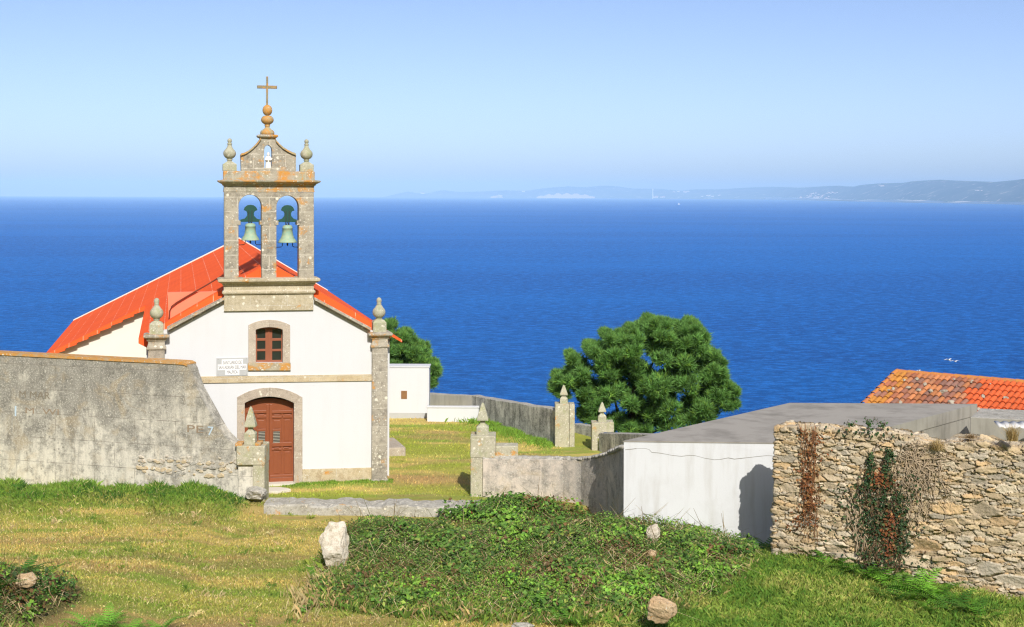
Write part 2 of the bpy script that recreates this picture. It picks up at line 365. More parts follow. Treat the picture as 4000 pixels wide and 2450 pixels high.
# ------------------------------------------------------------------ terrain
YF = [(-9,33.0),(-6,33.0),(-4.6,33.8),(-3,33.1),(-1,32.5),(1,32.3),(3,32.6),(5,33.8),(6.6,36.0),(7.4,37)]     # front foot of the bramble bank
MTOP = [(-4.9,2045),(-4.2,2015),(-3.2,2000),(-2.3,2010),(-1.2,2035),(0,2035),(1,2012),(2,1995),(3,1992),(3.8,2012),(4.8,2055),(5.8,2105),(6.7,2160),(7.4,2230)]
def mound(x, y):
    x = np.asarray(x, float); y = np.asarray(y, float)
    yf = np.interp(x, [a for a,_ in YF], [b for _,b in YF])
    vt = np.interp(x, [a for a,_ in MTOP], [b for _,b in MTOP])
    yr = 38.2; top = H-(vt-VH)/F*yr
    top = (top-.2)*sstep(-5.15,-4.45,x)*sstep(7.5,6.4,x)
    f = np.where(y < yr, sstep(0,1,(y-yf)/np.maximum(yr-yf,.5))*.6+.4*np.clip((y-yf)/np.maximum(yr-yf,.5),0,1), sstep(1,0,(y-yr)/3.2))
    return np.maximum(top,0)*f*(.82+.36*fbm(x*.8,y*.8,62))
def corner(x, y): return .8*np.exp(-((x+12.0-.28*(y-32.8))/1.15)**2-((y-32.4)/2.0)**2)
def bank2(x, y):                        # weeds heaped at the foot of the curved wall
    return .55*np.exp(-((np.asarray(x)-.2)/1.5)**2-((np.asarray(y)-43.6)/.9)**2)+corner(np.asarray(x),np.asarray(y))
def gh(x, y):
    x = np.asarray(x, float); y = np.asarray(y, float)
    z = .12*(fbm(x*.25, y*.25, 3)-.5)
    z = z - .25*sstep(44.6,44.25,y)*sstep(-9.5,-7.9,x)
    z = z + .68*np.exp(-((x-7.6)/2.7)**2-((y-36.8)/3.2)**2) + .30*sstep(8.5,11.5,x)*sstep(40,36,y)
    z = z + 8.0*np.clip(1-y/30.5,0,None)**2*np.clip(1.0,0,1)
    ye = 57.0+13*sstep(-9,-13,x)+6.5*sstep(3.6,1.2,x)+4.5*sstep(1,-1.5,x)
    z = z - np.where(y > ye, .35*np.minimum(y-ye,3)+.75*np.maximum(y-ye-2,0), 0)
    z = z + .35*sstep(42.5,45.2,y)*sstep(-8.2,-9.6,x)*sstep(47,45,y)
    return np.maximum(z, -99.0)
def ghm(x, y): return gh(x,y)+mound(x,y)+bank2(x,y)
DRY = np.array((.60,.485,.145)); OLIVE = np.array((.43,.43,.095)); GREEN = np.array((.25,.36,.055)); LUSH = np.array((.13,.27,.03)); BROWN = np.array((.40,.26,.13)); SAND=np.array((.60,.38,.17))
def lush_w(x, y):
    a = sstep(42.6,44.8,y + 1.3*(fbm(x*.6,y*.6,5)-.5)*2)*sstep(46.5,45.8,y)*sstep(-8.0,-8.8,x)
    b = sstep(35.6,34.4,y+1.2*(fbm(x*.4,y*.4,9)-.5)*2-3.2*sstep(4.6,6,x))*sstep(1.0,3.4,x+1.5*(fbm(x*.5,y*.5,15)-.5)) 
    c = sstep(31.2,30.4,y)*sstep(-9.8,-9.0,x)*sstep(-4.0,-7.5,x)*.9
    return np.maximum(np.maximum(a,b),c)
def gcol(x, y):
    p = fbm(x*.2, y*.9, 21, 6); q = fbm(x*.45, y*1.6, 31, 6); r = fbm(x*.15, y*.5, 41, 4)
    k = sstep(.46,.60,p)[:,None]; c = DRY*(1-k)+OLIVE*k
    k = (sstep(.50,.62,q)*.85)[:,None]; c = c*(1-k)+GREEN*k
    k = (np.maximum(sstep(.38,.54,r)*sstep(34.4,32.4,y)*sstep(1,-1.5,x),sstep(.56,.62,fbm(x*.3,y*1.3,45))*.55)*.85)[:,None]; c = c*(1-k)+BROWN*k
    # yard behind the gate: green near the walls, bare sandy patch
    yard = sstep(45.6,46.2,y)
    c = c*(1+.22*yard[:,None])
    k = (yard*sstep(.50,.60,fbm(x*.35,y*.55,51,5))*.8)[:,None]; c = c*(1-k)+np.array((.40,.47,.06))*k
    k = (yard*np.exp(-((x+3.0)/2.2)**2-((y-48.7)/1.1)**2)*.8)[:,None]; c = c*(1-k)+SAND*k
    k = lush_w(x,y)[:,None]*.85; c = c*(1-k)+LUSH*k
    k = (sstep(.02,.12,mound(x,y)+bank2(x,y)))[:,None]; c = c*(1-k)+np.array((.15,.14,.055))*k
    return c
gx = np.concatenate([np.linspace(-160,-26,24), np.arange(-25,25,.16), np.linspace(26,160,24)])
gy = np.concatenate([np.linspace(-40,28,24), np.arange(28.6,64,.16), np.linspace(65,260,50)])
X, Y = np.meshgrid(gx, gy); Z = ghm(X.ravel(), Y.ravel())
nx, ny = len(gx), len(gy); idx = np.arange(nx*ny).reshape(ny, nx)
faces = np.stack([idx[:-1,:-1],idx[:-1,1:],idx[1:,1:],idx[1:,:-1]], -1).reshape(-1,4)
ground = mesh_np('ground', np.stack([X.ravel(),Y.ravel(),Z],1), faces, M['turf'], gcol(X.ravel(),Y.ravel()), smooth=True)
tag(ground, kind='structure')

SEA = -90.0
m = MB(); R = 40000
m.add([(-R,-2000,SEA),(R,-2000,SEA),(R,R,SEA),(-R,R,SEA)], [(0,1,2,3)])
tag(m.build('sea', M['sea']), kind='structure')

# ------------------------------------------------------------------ grass
def blades(x, y, h, w, cols, lean=.5):
    n = len(x); z = ghm(x,y)-.01
    a = RNG.uniform(0, math.pi, n); dx = np.cos(a)*w/2; dy = np.sin(a)*w/2
    la = RNG.uniform(0, 2*math.pi, n); ll = RNG.uniform(0,1,n)*lean*h
    tip = np.stack([x+np.cos(la)*ll, y+np.sin(la)*ll, z+h*np.sqrt(np.clip(1-(ll/h)**2,.05,1))],1)
    mid = np.stack([x+np.cos(la)*ll*.35, y+np.sin(la)*ll*.35, z+h*.55],1)
    v = np.stack([np.stack([x-dx,y-dy,z],1), np.stack([x+dx,y+dy,z],1), mid+np.stack([dx,dy,0*dx],1)*.7, tip],1).reshape(-1,3)
    b = np.arange(n)[:,None]*4
    f = np.concatenate([b+np.array([[0,1,2]]), b+np.array([[0,2,3]])],0)
    return v, f, np.repeat(cols, 4, 0)
def vis_xy(n, y0, y1, pad=.6):
    y = RNG.uniform(y0, y1, n); x = RNG.uniform(-1,1,n)*(y*.357+pad); return x, y
V = []; FA = []; CC = []; off = 0
def push(t):
    global off
    V.append(t[0]); FA.append(t[1]+off); CC.append(t[2]); off += len(t[0])
def jit(c, a=.25, tint=None): return np.clip(c*(1+RNG.uniform(-a,a,(len(c),1)))*(1+RNG.uniform(-.08,.08,c.shape)),0,1)
x, y = vis_xy(230000, 29.6, 45.5)
k = (mound(x,y) < .16) & (corner(x,y) < .3) & ~((y > 43.4) & (x > -7.3) & (x < 4)); x, y = x[k], y[k]
lw = lush_w(x,y); t = fbm(x*.9,y*.9,77); bare = sstep(.38,.54,fbm(x*.15,y*.5,41,4))*sstep(34.4,32.4,y)*sstep(1,-1.5,x); hh = (.045+.07*t)*(1+1.3*lw)*(1-.6*bare)*RNG.uniform(.5,1.4,len(x))
c = gcol(x,y); straw = RNG.uniform(0,1,len(x)) < .16*(1-lw); c[straw] = np.array((.70,.58,.28)); grn = RNG.uniform(0,1,len(x)) < .12; c[grn] = np.array((.26,.35,.05))
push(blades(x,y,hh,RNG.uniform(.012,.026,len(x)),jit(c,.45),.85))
tn = 420; tx0, ty0 = vis_xy(tn, 30.2, 44.5); kk = (mound(tx0,ty0) < .1) & (lush_w(tx0,ty0) < .3); tx0, ty0 = tx0[kk], ty0[kk]
nb = 26; x = np.repeat(tx0,nb)+RNG.normal(0,.09,len(tx0)*nb); y = np.repeat(ty0,nb)+RNG.normal(0,.09,len(tx0)*nb); hue_ = np.repeat(RNG.uniform(0,1,len(tx0)),nb)
c = np.where((hue_ < .3)[:,None], np.array((.17,.28,.045)), np.where((hue_ < .62)[:,None], np.array((.30,.38,.07)), np.array((.66,.54,.27)))); hs = np.repeat(RNG.uniform(.07,.2,len(tx0)),nb)
push(blades(x,y,hs*RNG.uniform(.4,1.3,len(x)),RNG.uniform(.008,.018,len(x)),jit(c,.35),.9))
x, y = vis_xy(70000, 45.9, 62.5); k = (x > -8.5) & (x < 2.0); x, y = x[k], y[k]
push(blades(x,y,.075*RNG.uniform(.3,1.6,len(x)),RNG.uniform(.014,.028,len(x)),jit(gcol(x,y),.5),.8))
x = RNG.uniform(-7.6,-4.0,5000); y = 47.75+(x+8.2)*.23-RNG.exponential(.16,5000)
push(blades(x,y,RNG.uniform(.03,.13,len(x))*fbm(x*2,y*2,44)*1.7,RNG.uniform(.012,.022,len(x)),jit(np.tile(np.array((.22,.36,.05)),(len(x),1)),.35),.8))
f_ = RNG.uniform(0,1,6000); x = -1.6+f_*3.3-RNG.exponential(.25,6000); y = 62.4-f_*7.0-RNG.exponential(.3,6000)
push(blades(x,y,RNG.uniform(.05,.3,len(x))*fbm(x*1.5,y*1.5,45)*1.7,RNG.uniform(.015,.03,len(x)),jit(np.tile(np.array((.22,.38,.05)),(len(x),1)),.35),.8))
x = RNG.uniform(-17.5,-8.3,30000); y = RNG.uniform(42.9,46.0,30000)       # lush strip under the tall wall
wt = lush_w(x,y); k = RNG.uniform(0,1,len(x)) < wt; x, y = x[k], y[k]
s = fbm(x*1.3,y*1.6,83)+.25*(RNG.uniform(0,1,len(x))-.5)
c = np.where((s > .52)[:,None], np.array((.24,.38,.06)), np.where((s > .42)[:,None], LUSH, np.array((.08,.19,.03)))); dr_ = RNG.uniform(0,1,len(x)) < .08; c[dr_] = np.array((.5,.45,.18))
push(blades(x,y,(.05+.30*sstep(43.4,45.4,y)*sstep(.2,.8,fbm(x*1.7,y*1.2,88)))*RNG.uniform(.4,1.4,len(x)),RNG.uniform(.014,.03,len(x)),jit(c,.35),.75))
x = RNG.uniform(1.0,13.5,85000); y = RNG.uniform(29.6,38.5,85000)            # longer grass at lower right
wt = lush_w(x,y)*(mound(x,y) < .2); k = RNG.uniform(0,1,len(x)) < wt*.8; x, y = x[k], y[k]
s = fbm(x*.9,y*1.2,91,5)+.2*(RNG.uniform(0,1,len(x))-.5); c = np.where((s > .56)[:,None], np.array((.14,.28,.04)), np.where((s > .44)[:,None], np.array((.30,.42,.075)), np.array((.46,.48,.13))))
push(blades(x,y,(.10+.22*fbm(x*1.1,y*1.1,98))*RNG.uniform(.5,1.3,len(x)),RNG.uniform(.010,.022,len(x)),jit(c,.35),.8))
x = RNG.uniform(-5.9,7.6,40000); y = RNG.uniform(31.6,36.5,40000); mh = mound(x,y); k = (mh > .04) & (mh < .75) & (RNG.uniform(0,1,len(x)) < np.clip(.9-mh*1.3,0,1)); x, y = x[k], y[k]
dl = sstep(-2.6,-4.6,x); dd_ = RNG.uniform(0,1,len(x)) < .22+.12*dl; c = np.where(dd_[:,None], np.array((.58,.45,.2)), np.where((RNG.uniform(0,1,len(x)) < .5)[:,None], np.array((.26,.36,.06)), np.array((.13,.24,.04))))
push(blades(x,y,(.12+.28*fbm(x*1.3,y*1.3,68)+.08*dl)*RNG.uniform(.4,1.4,len(x)),RNG.uniform(.009,.02,len(x)),jit(c,.35),.8))
x = RNG.normal(-4.85,.3,420); y = RNG.normal(35.0,.7,420); push(blades(x,y,RNG.uniform(.1,.5,len(x)),RNG.uniform(.004,.008,len(x)),jit(np.tile(np.array((.62,.49,.24)),(len(x),1)),.3),.7))
x = RNG.uniform(-12.6,-8.4,9000); y = RNG.uniform(29.4,31.8,9000); k = RNG.uniform(0,1,len(x)) < sstep(32.0,30.2,y+.8*(fbm(x,y,57)-.5)); x, y = x[k], y[k]
push(blades(x,y,RNG.uniform(.08,.34,len(x)),RNG.uniform(.009,.02,len(x)),jit(np.where((RNG.uniform(0,1,len(x)) < .45)[:,None], np.array((.5,.4,.18)), np.array((.2,.32,.05))),.3),.8))
tag(mesh_np('grass', np.concatenate(V), np.concatenate(FA), M['blade'], np.concatenate(CC)), 'dry and green short grass covering the field and churchyard', 'grass', kind='stuff')

# ------------------------------------------------------------------ leaves
def leaf_cloud(pos, nrm, size, cols, aspect=.75):
    n = len(pos); r = RNG.normal(size=(n,3)); t = np.cross(nrm, r); t /= np.linalg.norm(t,axis=1)[:,None]+1e-9; b = np.cross(nrm,t)
    s = size[:,None]
    p0 = pos-t*s*.5; p1 = pos+b*s*.5*aspect+nrm*s*.12; p2 = pos+t*s*.6; p3 = pos-b*s*.5*aspect+nrm*s*.12
    v = np.stack([p0,p1,p2,p3],1).reshape(-1,3); q = np.arange(n)[:,None]*4
    return v, np.concatenate([q+np.array([[0,1,2]]),q+np.array([[0,2,3]])],0), np.repeat(cols,4,0)
def palette(n, pal, wts):
    i = RNG.choice(len(pal), n, p=np.array(wts)/sum(wts)); return jit(np.array(pal)[i], .3)
DG=(.06,.13,.028); MG=(.13,.26,.045); BG=(.25,.48,.06); YG=(.36,.46,.09); RB=(.22,.13,.055); ST=(.62,.50,.28)
def undergrowth(name, label, x, y, hfun, dens_up, pal, wts, size, stems, seedn, cat='brambles', lift=.3):
    z = hfun(x,y); e = .08
    nxv = -(hfun(x+e,y)-hfun(x-e,y))/(2*e); nyv = -(hfun(x,y+e)-hfun(x,y-e))/(2*e)
    nr = np.stack([nxv,nyv-.35,np.ones_like(nxv)],1); nr /= np.linalg.norm(nr,axis=1)[:,None]
    clump = fbm(x*1.6,y*1.6,seedn,4); up = RNG.uniform(0,1,len(x))**1.5*lift*(.35+1.3*clump)
    pos = np.stack([x,y,z],1)+nr*up[:,None]
    nn = nr+RNG.normal(size=nr.shape)*.55; nn /= np.linalg.norm(nn,axis=1)[:,None]
    c = palette(len(x), pal, wts)
    br = sstep(.5,.68,fbm(x*.8,y*.8,seedn+5)); k = (RNG.uniform(0,1,len(x)) < br*.55); c[k] = jit(np.tile(np.array(BG),(k.sum(),1)),.35)
    rb = sstep(.58,.7,fbm(x*1.1,y*1.1,seedn+9)); k = (RNG.uniform(0,1,len(x)) < rb*.4); c[k] = jit(np.tile(np.array(RB),(k.sum(),1)),.35)
    v,f,cc = leaf_cloud(pos, nn, RNG.uniform(size*.55,size*1.3,len(x))*(.65+.95*sstep(.4,.65,fbm(x*1.4,y*1.4,seedn+21))), c)
    if stems:
        i = RNG.choice(len(x), stems); p = np.stack([x[i],y[i]-.1,z[i]+lift*.75],1)
        a = RNG.uniform(0,2*math.pi,stems); l = RNG.uniform(.2,.9,stems); d = np.stack([np.cos(a)*.9,np.sin(a)*.3-.55,RNG.uniform(-.5,.55,stems)],1); d /= np.linalg.norm(d,axis=1)[:,None]
        tip = p+d*l[:,None]; wd = np.stack([np.full(stems,.009),0*a,0*a],1)
        sv = np.stack([p-wd,p+wd,tip+wd*.4,tip-wd*.4],1).reshape(-1,3); q = np.arange(stems)[:,None]*4+len(v)
        f = np.concatenate([f,q+np.array([[0,1,2]]),q+np.array([[0,2,3]])],0); v = np.concatenate([v,sv])
        cc = np.concatenate([cc, np.repeat(palette(stems,[ST,(.3,.2,.1),(.16,.17,.05)],[5,2,2]),4,0)])
    return tag(mesh_np(name, v, f, M['leaf'], cc), label, cat, kind='stuff')
x = RNG.uniform(-5.3,7.6,185000); y = RNG.uniform(32.0,41.2,185000)
mh = mound(x,y); k = (mh+.35*(fbm(x*.9,y*.9,64)-.5) > .05) & (mh > .004) & (RNG.uniform(0,1,len(x)) < np.clip(mh*3,.12,1)*np.where(y>38.6,.4,1)); x, y = x[k], y[k]
undergrowth('bramble_thicket', 'low bank of ivy and brambles in front of the white shed', x, y, ghm, 0, [DG,MG,(.15,.28,.045),YG,RB], [3.6,5,4.2,1.3,.5], .074, 3600, 300)
x = RNG.uniform(-2.3,2.4,16000); y = RNG.uniform(42.0,44.9,16000); b2 = bank2(x,y); k = (RNG.uniform(0,1,len(x)) < b2*2.6); x, y = x[k], y[k]
undergrowth('weed_bank', 'leafy weeds heaped against the curved grey wall', x, y, ghm, 0, [MG,(.08,.18,.025),BG,DG,(.25,.06,.03)], [5,4,1.5,2,.15], .09, 150, 400, 'weeds')
bush3 = ghm
x = RNG.uniform(-14,-9.3,34000); y = RNG.uniform(29.0,36.5,34000); k = RNG.uniform(0,1,len(x)) < 2.6*corner(x,y)-.2; x, y = x[k], y[k]
undergrowth('bramble_clump', 'dark brambles and bracken at the bottom left corner of the field', x, y, bush3, 0, [DG,MG,(.09,.16,.03),RB,(.3,.3,.05)], [5,4,2.4,2.0,.5], .085, 900, 500, lift=.42)

# ------------------------------------------------------------------ ferns
def fern_mesh(name, seed, hue):
    r = random.Random(seed); V=[]; Fc=[]; Cc=[]
    for k in range(9):
        a = 2*math.pi*k/9+r.uniform(-.3,.3); Ln = r.uniform(.55,.95); up = r.uniform(.8,1.25)
        c0 = np.array(hue)*1.3*r.uniform(.7,1.3)
        pts = []
        for i in range(15):
            s = i/14; d = Ln*s; pts.append(Vector((math.cos(a)*d*.85, math.sin(a)*d*.85, up*d*(1-.62*s)*.95)))
        for i in range(2, 15):
            s = i/14; p = pts[i]; t = (pts[i]-pts[i-1]).normalized(); side = t.cross(Vector((0,0,1))).normalized()
            ln = .24*Ln*(1-s)**.75*(.7+.3*min(1,i/4))+.015
            for sg in (-1,1):
                tip = p+side*sg*ln+t*ln*.45-Vector((0,0,ln*.18)); wv = t*.022*Ln*(1.25-s)
                b = len(V); V += [p-wv, p+wv, (p+tip)/2+wv*1.15, tip, (p+tip)/2-wv*1.15]
                Fc += [(b,b+1,b+2),(b,b+2,b+4),(b+4,b+2,b+3)]; Cc += [tuple(c0)]*5
        b = len(V); w2 = Vector((0,0,.006))
        for i in (0,7,14): V += [pts[i]+w2, pts[i]-w2]; Cc += [(.16,.2,.05)]*2
        Fc += [(b,b+1,b+3),(b,b+3,b+2),(b+2,b+3,b+5),(b+2,b+5,b+4)]
    return mesh_np(name, np.array([tuple(v) for v in V]), np.array(Fc), M['leaf'], np.array(Cc))
f_proto = [fern_mesh('fern', 1, (.095,.25,.02)), fern_mesh('fern', 2, (.06,.17,.02)), fern_mesh('fern', 3, (.13,.30,.03))]
used = [0,0,0]
def fern(u, v, kind, sc, label, group):
    p = G(u, v, 0.0)
    for _ in range(4): p = G(u, v, float(ghm(p.x, p.y)))
    src = f_proto[kind]; o = src if not used[kind] else src.copy()
    if used[kind]: COL.objects.link(o)
    used[kind] += 1
    o.location = (p.x, p.y, p.z-.03); o.rotation_euler = (random.uniform(-.15,.15), random.uniform(-.15,.15), random.uniform(0,6.28)); o.scale = (sc*1.3,sc*1.3,sc*1.3)
    tag(o, label, 'fern', group)
WF = 'bright green bracken fern growing along the foot of the rubble stone wall'
for u, v, k, s in [(3180,2190,1,.7),(3250,2215,0,.8),(3310,2245,1,.75),(3370,2255,0,.85),(3420,2285,0,.9),(3470,2265,1,.85),(3500,2310,2,.9),(3550,2290,0,.8),(3590,2330,2,1.0),
                   (3650,2345,0,.9),(3700,2365,2,.85),(3740,2395,1,.8),(3560,2355,2,.9),(3480,2350,1,.7),(3800,2410,1,.75),(3850,2430,0,.7),(3120,2180,1,.6),(3640,2400,2,.7)]:
    fern(u, v, k, s, WF, 'bracken ferns along the stone wall')
BF = 'fern among the dark brambles at the bottom left of the field'
for u, v, k, s in [(30,2290,1,1.1),(90,2260,1,.9),(150,2290,0,.85),(40,2360,0,.8),(200,2330,1,.7),(-40,2330,1,1.0)]:
    fern(u, v, k, s, BF, 'ferns in the corner brambles')
LF = 'light green fern at the bottom edge of the field near the corner brambles'
for u, v, k, s in [(420,2455,2,.75),(370,2470,2,.8),(620,2475,2,.75),(500,2480,2,.7)]:
    fern(u, v, k, s, LF, 'pale ferns at the bottom edge')
MF = 'small fern in the grass below the ivy bank'
for u, v, k, s in [(2090,2400,2,.75),(2250,2450,0,.7),(2190,2440,0,.6),(1780,2410,1,.55),(2400,2455,2,.6)]:
    fern(u, v, k, s, MF, 'ferns below the ivy bank')
SF = 'dark fern in front of the shaded end of the white shed'
for u, v, k, s in [(2985,2165,1,.75),(2940,2150,1,.5),(2850,2130,0,.5)]: fern(u, v, k, s, SF, 'ferns by the white shed')

# ------------------------------------------------------------------ rocks
def rock_mesh(name, mat, seed, sx, sy, sz, sub=3, rough=.35):
    bm = bmesh.new(); bmesh.ops.create_icosphere(bm, subdivisions=sub, radius=1)
    r = random.Random(seed); offs = Vector((r.uniform(0,50),r.uniform(0,50),r.uniform(0,50)))
    from mathutils import noise as mn
    planes = [(Vector((r.gauss(0,1),r.gauss(0,1),r.gauss(0,1))).normalized(), r.uniform(.55,.9)) for _ in range(9)]
    for v in bm.verts:
        p = v.co.copy()
        for nn, d in planes:
            k = p.dot(nn)-d
            if k > 0: p -= nn*k*.97
        p *= 1+rough*.5*mn.noise(p*1.8+offs)+rough*.3*mn.noise(p*4+offs)+rough*.2*mn.noise(p*11+offs)
        v.co = Vector((p.x*sx, p.y*sy, p.z*sz))*(1+.05*rough*abs(mn.noise(Vector((p.x*3,p.y*3,p.z*14))+offs)))
    me = bpy.data.meshes.new(name); bm.to_mesh(me); bm.free(); me.materials.append(mat)
    for p in me.polygons: p.use_smooth = False
    o = bpy.data.objects.new(name, me); COL.objects.link(o); return o
def rock(u, v, D, wpx, hpx, mat, seed, label, rot=0, depth=.6, cat='rock', group=None, sub=4):
    o = rock_mesh('rock', mat, seed, px(wpx,D)/2*1.1, px(wpx,D)/2*depth*1.1, px(hpx,D)/2*1.1, sub); o.location = P(u,v,D); o.rotation_euler = (0,rot,random.uniform(0,.5))
    return tag(o, label, cat, group)
M['boulder'] = stone_mat('white_boulder', (.66,.60,.49), (.80,.74,.63), (.40,.32,.22), orange=.08, white=.2, scale=1.3)
rock(1306,2138,36.1,126,178,M['boulder'],3,'tall pale upright boulder at the left end of the ivy bank',.12)
rock(2578,2372,32.2,118,112,M['rock_tan'],11,'tan rock in the grass at the foot of the ivy bank',.5)
rock(2558,2084,37.2,66,66,M['rock'],5,'small pale rock showing through the ivy below the white shed',.2)
rock(2545,2170,36.2,40,45,M['rock_tan'],18,'small brownish stone in the right half of the ivy bank',.1)
rock(100,2262,32.6,80,60,M['rock_tan'],21,'peach coloured rock half hidden in the corner brambles',.2)
rock(2040,2446,30.9,90,25,M['rock_grey'],31,'flat pale stone lying in the grass at the bottom edge',.0)
rock(1003,1932,44.9,78,58,M['rock_grey'],41,'rough grey block at the foot of the left gate pier',.0,1.0)
m = MB(); p = G(1080,1915,.02); pts = []
for i in range(14):
    a = 2*math.pi*i/14; rr = 1+.12*math.sin(3*a+1)+.08*math.cos(5*a); pts.append((p.x+.40*rr*math.cos(a), p.y+.36*rr*math.sin(a)))
m.hprism(pts, -.05, .055); tag(m.build('doorstep_slab', M['slabstone'], bevel=.015), 'flat pale stone slab lying in front of the chapel door', 'slab')

# ------------------------------------------------------------------ chapel
TH = math.radians(13); O = P(1052,1893,47.8)
RV = Vector((math.cos(TH),math.sin(TH),0)); AV = Vector((-math.sin(TH),math.cos(TH),0))
def L(u, v, t=0.0):
    r = ray(u,v); k = (t+(O-CAM).dot(AV))/r.dot(AV); q = CAM+r*k-O
    return (q.dot(RV), q.z)
def Lw(du, v=1400, u=1052): return (L(u+du,v)[0]-L(u,v)[0])
ZR, TB = 7.4, 26.0
def zs(a): return ZR-(.50 if a < 0 else .60)*abs(a)
chapel = empty('chapel', O, TH)
tag(chapel, 'white chapel with orange roof and stone bell gable facing the gate', 'chapel')
def arc(u0, u1, vs, va, n=10, t=0):     # segmental arch from (u0,vs) over apex va to (u1,vs), in facade coordinates
    c = (u0+u1)/2; h = vs-va; w_ = (u1-u0)/2; Rr = (w_*w_+h*h)/(2*h); out = []
    a0 = math.asin(w_/Rr)
    for i in range(n+1):
        a = -a0+2*a0*i/n; out.append(L(c+Rr*math.sin(a), va+Rr-Rr*math.cos(a), t))
    return out
door_in = arc(956,1148,1574,1549); win_in = arc(999,1104,1288,1278)
# facade wall: two halves round the door and window openings
def half(side):
    e = 596 if side < 0 else 1480; ge = (655,1288) if side < 0 else (1443,1288); gi = (876,1172) if side < 0 else (1226,1172); c = 1051.5
    dj = 956 if side < 0 else 1148; wj = 999 if side < 0 else 1104
    h = len(door_in)//2
    dpts = door_in[:h+1] if side < 0 else door_in[h:][::-1]; wpts = win_in[:h+1] if side < 0 else win_in[h:][::-1]
    dm = dpts[-1]; wm = wpts[-1]
    poly = [L(e,1915), L(e,1300), L(*ge), L(*gi), (dm[0], L(c,1150)[1]), (dm[0], wm[1])] + wpts[::-1][1:] + [L(wj,1417), (dm[0], L(c,1417)[1]), dm] + dpts[::-1][1:] + [L(dj,1915)]
    return poly
m = MB(); m.prism(half(-1), 0, .55); m.prism(half(1), 0, .55); m.build('facade_wall', M['white'], chapel)
m = MB()                                # nave and wing walls under the roof
m.box(-4.0,-3.5,.5,TB-.4,-.5,zs(-4.0)-.5); m.box(3.6,4.1,.56,TB-.4,-.5,zs(4.1)-.12)
m.prism([(-7.2,-2),(4.1,-2),(4.1,zs(4.1)-.12),(0,ZR-.12),(-7.2,zs(-7.2)-.12)], TB-.8, TB-.4)
m.build('nave_wall', M['white'], chapel)
tw, sL, wingS = 9.6, -4.25, -8.1
m = MB(); m.prism([(-7.8,-2),(-3.45,-2),(-3.45,zs(-3.45)-.1),(-7.8,zs(-7.8)-.1)], tw+.22, TB-.9)
m.build('wing_wall', M['cream'], chapel)
# roof planes (real slabs)
m = MB()
def slab(pts, th=.09, drop=()):
    n = len(pts); up = [Vector((s,t,zs(s)-(.36 if i in drop else 0))) for i,(s,t) in enumerate(pts)]; lo = [p-Vector((0,0,th)) for p in up]
    m.add(up+lo, [list(range(n)), list(range(2*n-1,n-1,-1))]+[(i,n+i,n+(i+1)%n,(i+1)%n) for i in range(n)])
slab([(0,.35),(sL,.35),(sL,tw),(0,tw)], drop=(1,)); slab([(0,tw),(wingS,tw),(wingS,TB),(0,TB)])
slab([(0,.35),(0,TB),(4.5,TB),(4.5,.35)])
roof = m.build('roof', M['roof'], chapel)
m = MB()                                # stepped verge tiles along the wing
nst = 9
for i in range(nst):
    a, b = sL+(wingS-sL)*i/nst, sL+(wingS-sL)*(i+1)/nst
    za, zb = zs(a), zs(b)
    m.prism([(a,za+.04),(b,zb+.04),(b,zb-.10),(a,za-.17)][::-1], tw-.10, tw+.2)
m.build('verge', M['roof'], roof)
m = MB()
for a, b, dz_ in ((-.12, sL, .52), (.12, 4.1, .5)):
    za, zb = zs(a)-.02, zs(b)-.02-(.36 if b < 0 else 0)
    m.prism([(a,za),(b,zb),(b,zb-.14),(b*.93,zb-.14+.5*abs(b)*.07-dz_*.6),(a,za-dz_)], .34, .62)
m.build('fascia', M['roof'], roof)
m = MB()
for a, b in ((0,wingS),(0,4.5)): m.prism([(a,ZR+.06),(b,zs(b)+.045),(b,zs(b)-.05),(a,ZR-.05)], TB-.10, TB+.12)
m.build('capping', M['capping'], roof)
# parapet upstand behind the left gable slope and its pipes
m = MB(); m.prism([L(655,1143,.75),L(864,1138,.75),L(872,1190,.75),L(660,1300,.75)], .75, 1.0); m.build('parapet', M['parapet'], chapel)
for pts in ([(872,1075),(800,1118),(735,1155),(690,1182),(670,1198),(663,1215),(661,1245),(661,1275)], [(858,1142),(800,1180),(740,1212),(700,1232),(682,1246),(672,1262),(668,1275)]):
    m = MB(); m.tube([(L(a,b,.68)[0],.68,L(a,b,.68)[1]) for a,b in pts], .026); m.build('pipe', M['cable'], chapel)
# stone gable cornices, string course, plinth
for sg in (0,1):
    m = MB(); m.prism([L(*k) for k in ([(876,1160),(876,1171),(656,1290),(652,1279)],[(1226,1160),(1226,1171),(1443,1289),(1447,1279)])[sg]], -.22, .6)
    m.prism([L(*k) for k in ([(876,1171),(876,1180),(659,1298),(657,1290)],[(1226,1171),(1226,1180),(1441,1297),(1442,1289)])[sg]], -.12, .45)
    m.build('gable_cornice', M['granite'], chapel, bevel=.012)
m = MB(); m.prism([L(640,1473),L(640,1499),L(1452,1488),L(1452,1462)], -.045, .3); m.build('string_course', M['granite_warm'], chapel, bevel=.01)
m = MB(); m.prism([L(1181,1833),L(1181,1915),L(1455,1915),L(1455,1826)], -.07, .3); m.build('plinth', M['granite_warm'], chapel, bevel=.012); m = MB(); m.prism([L(640,1838),L(640,1915),L(926,1915),L(926,1836)], -.07, .3); m.build('plinth', M['granite_warm'], chapel, bevel=.012)
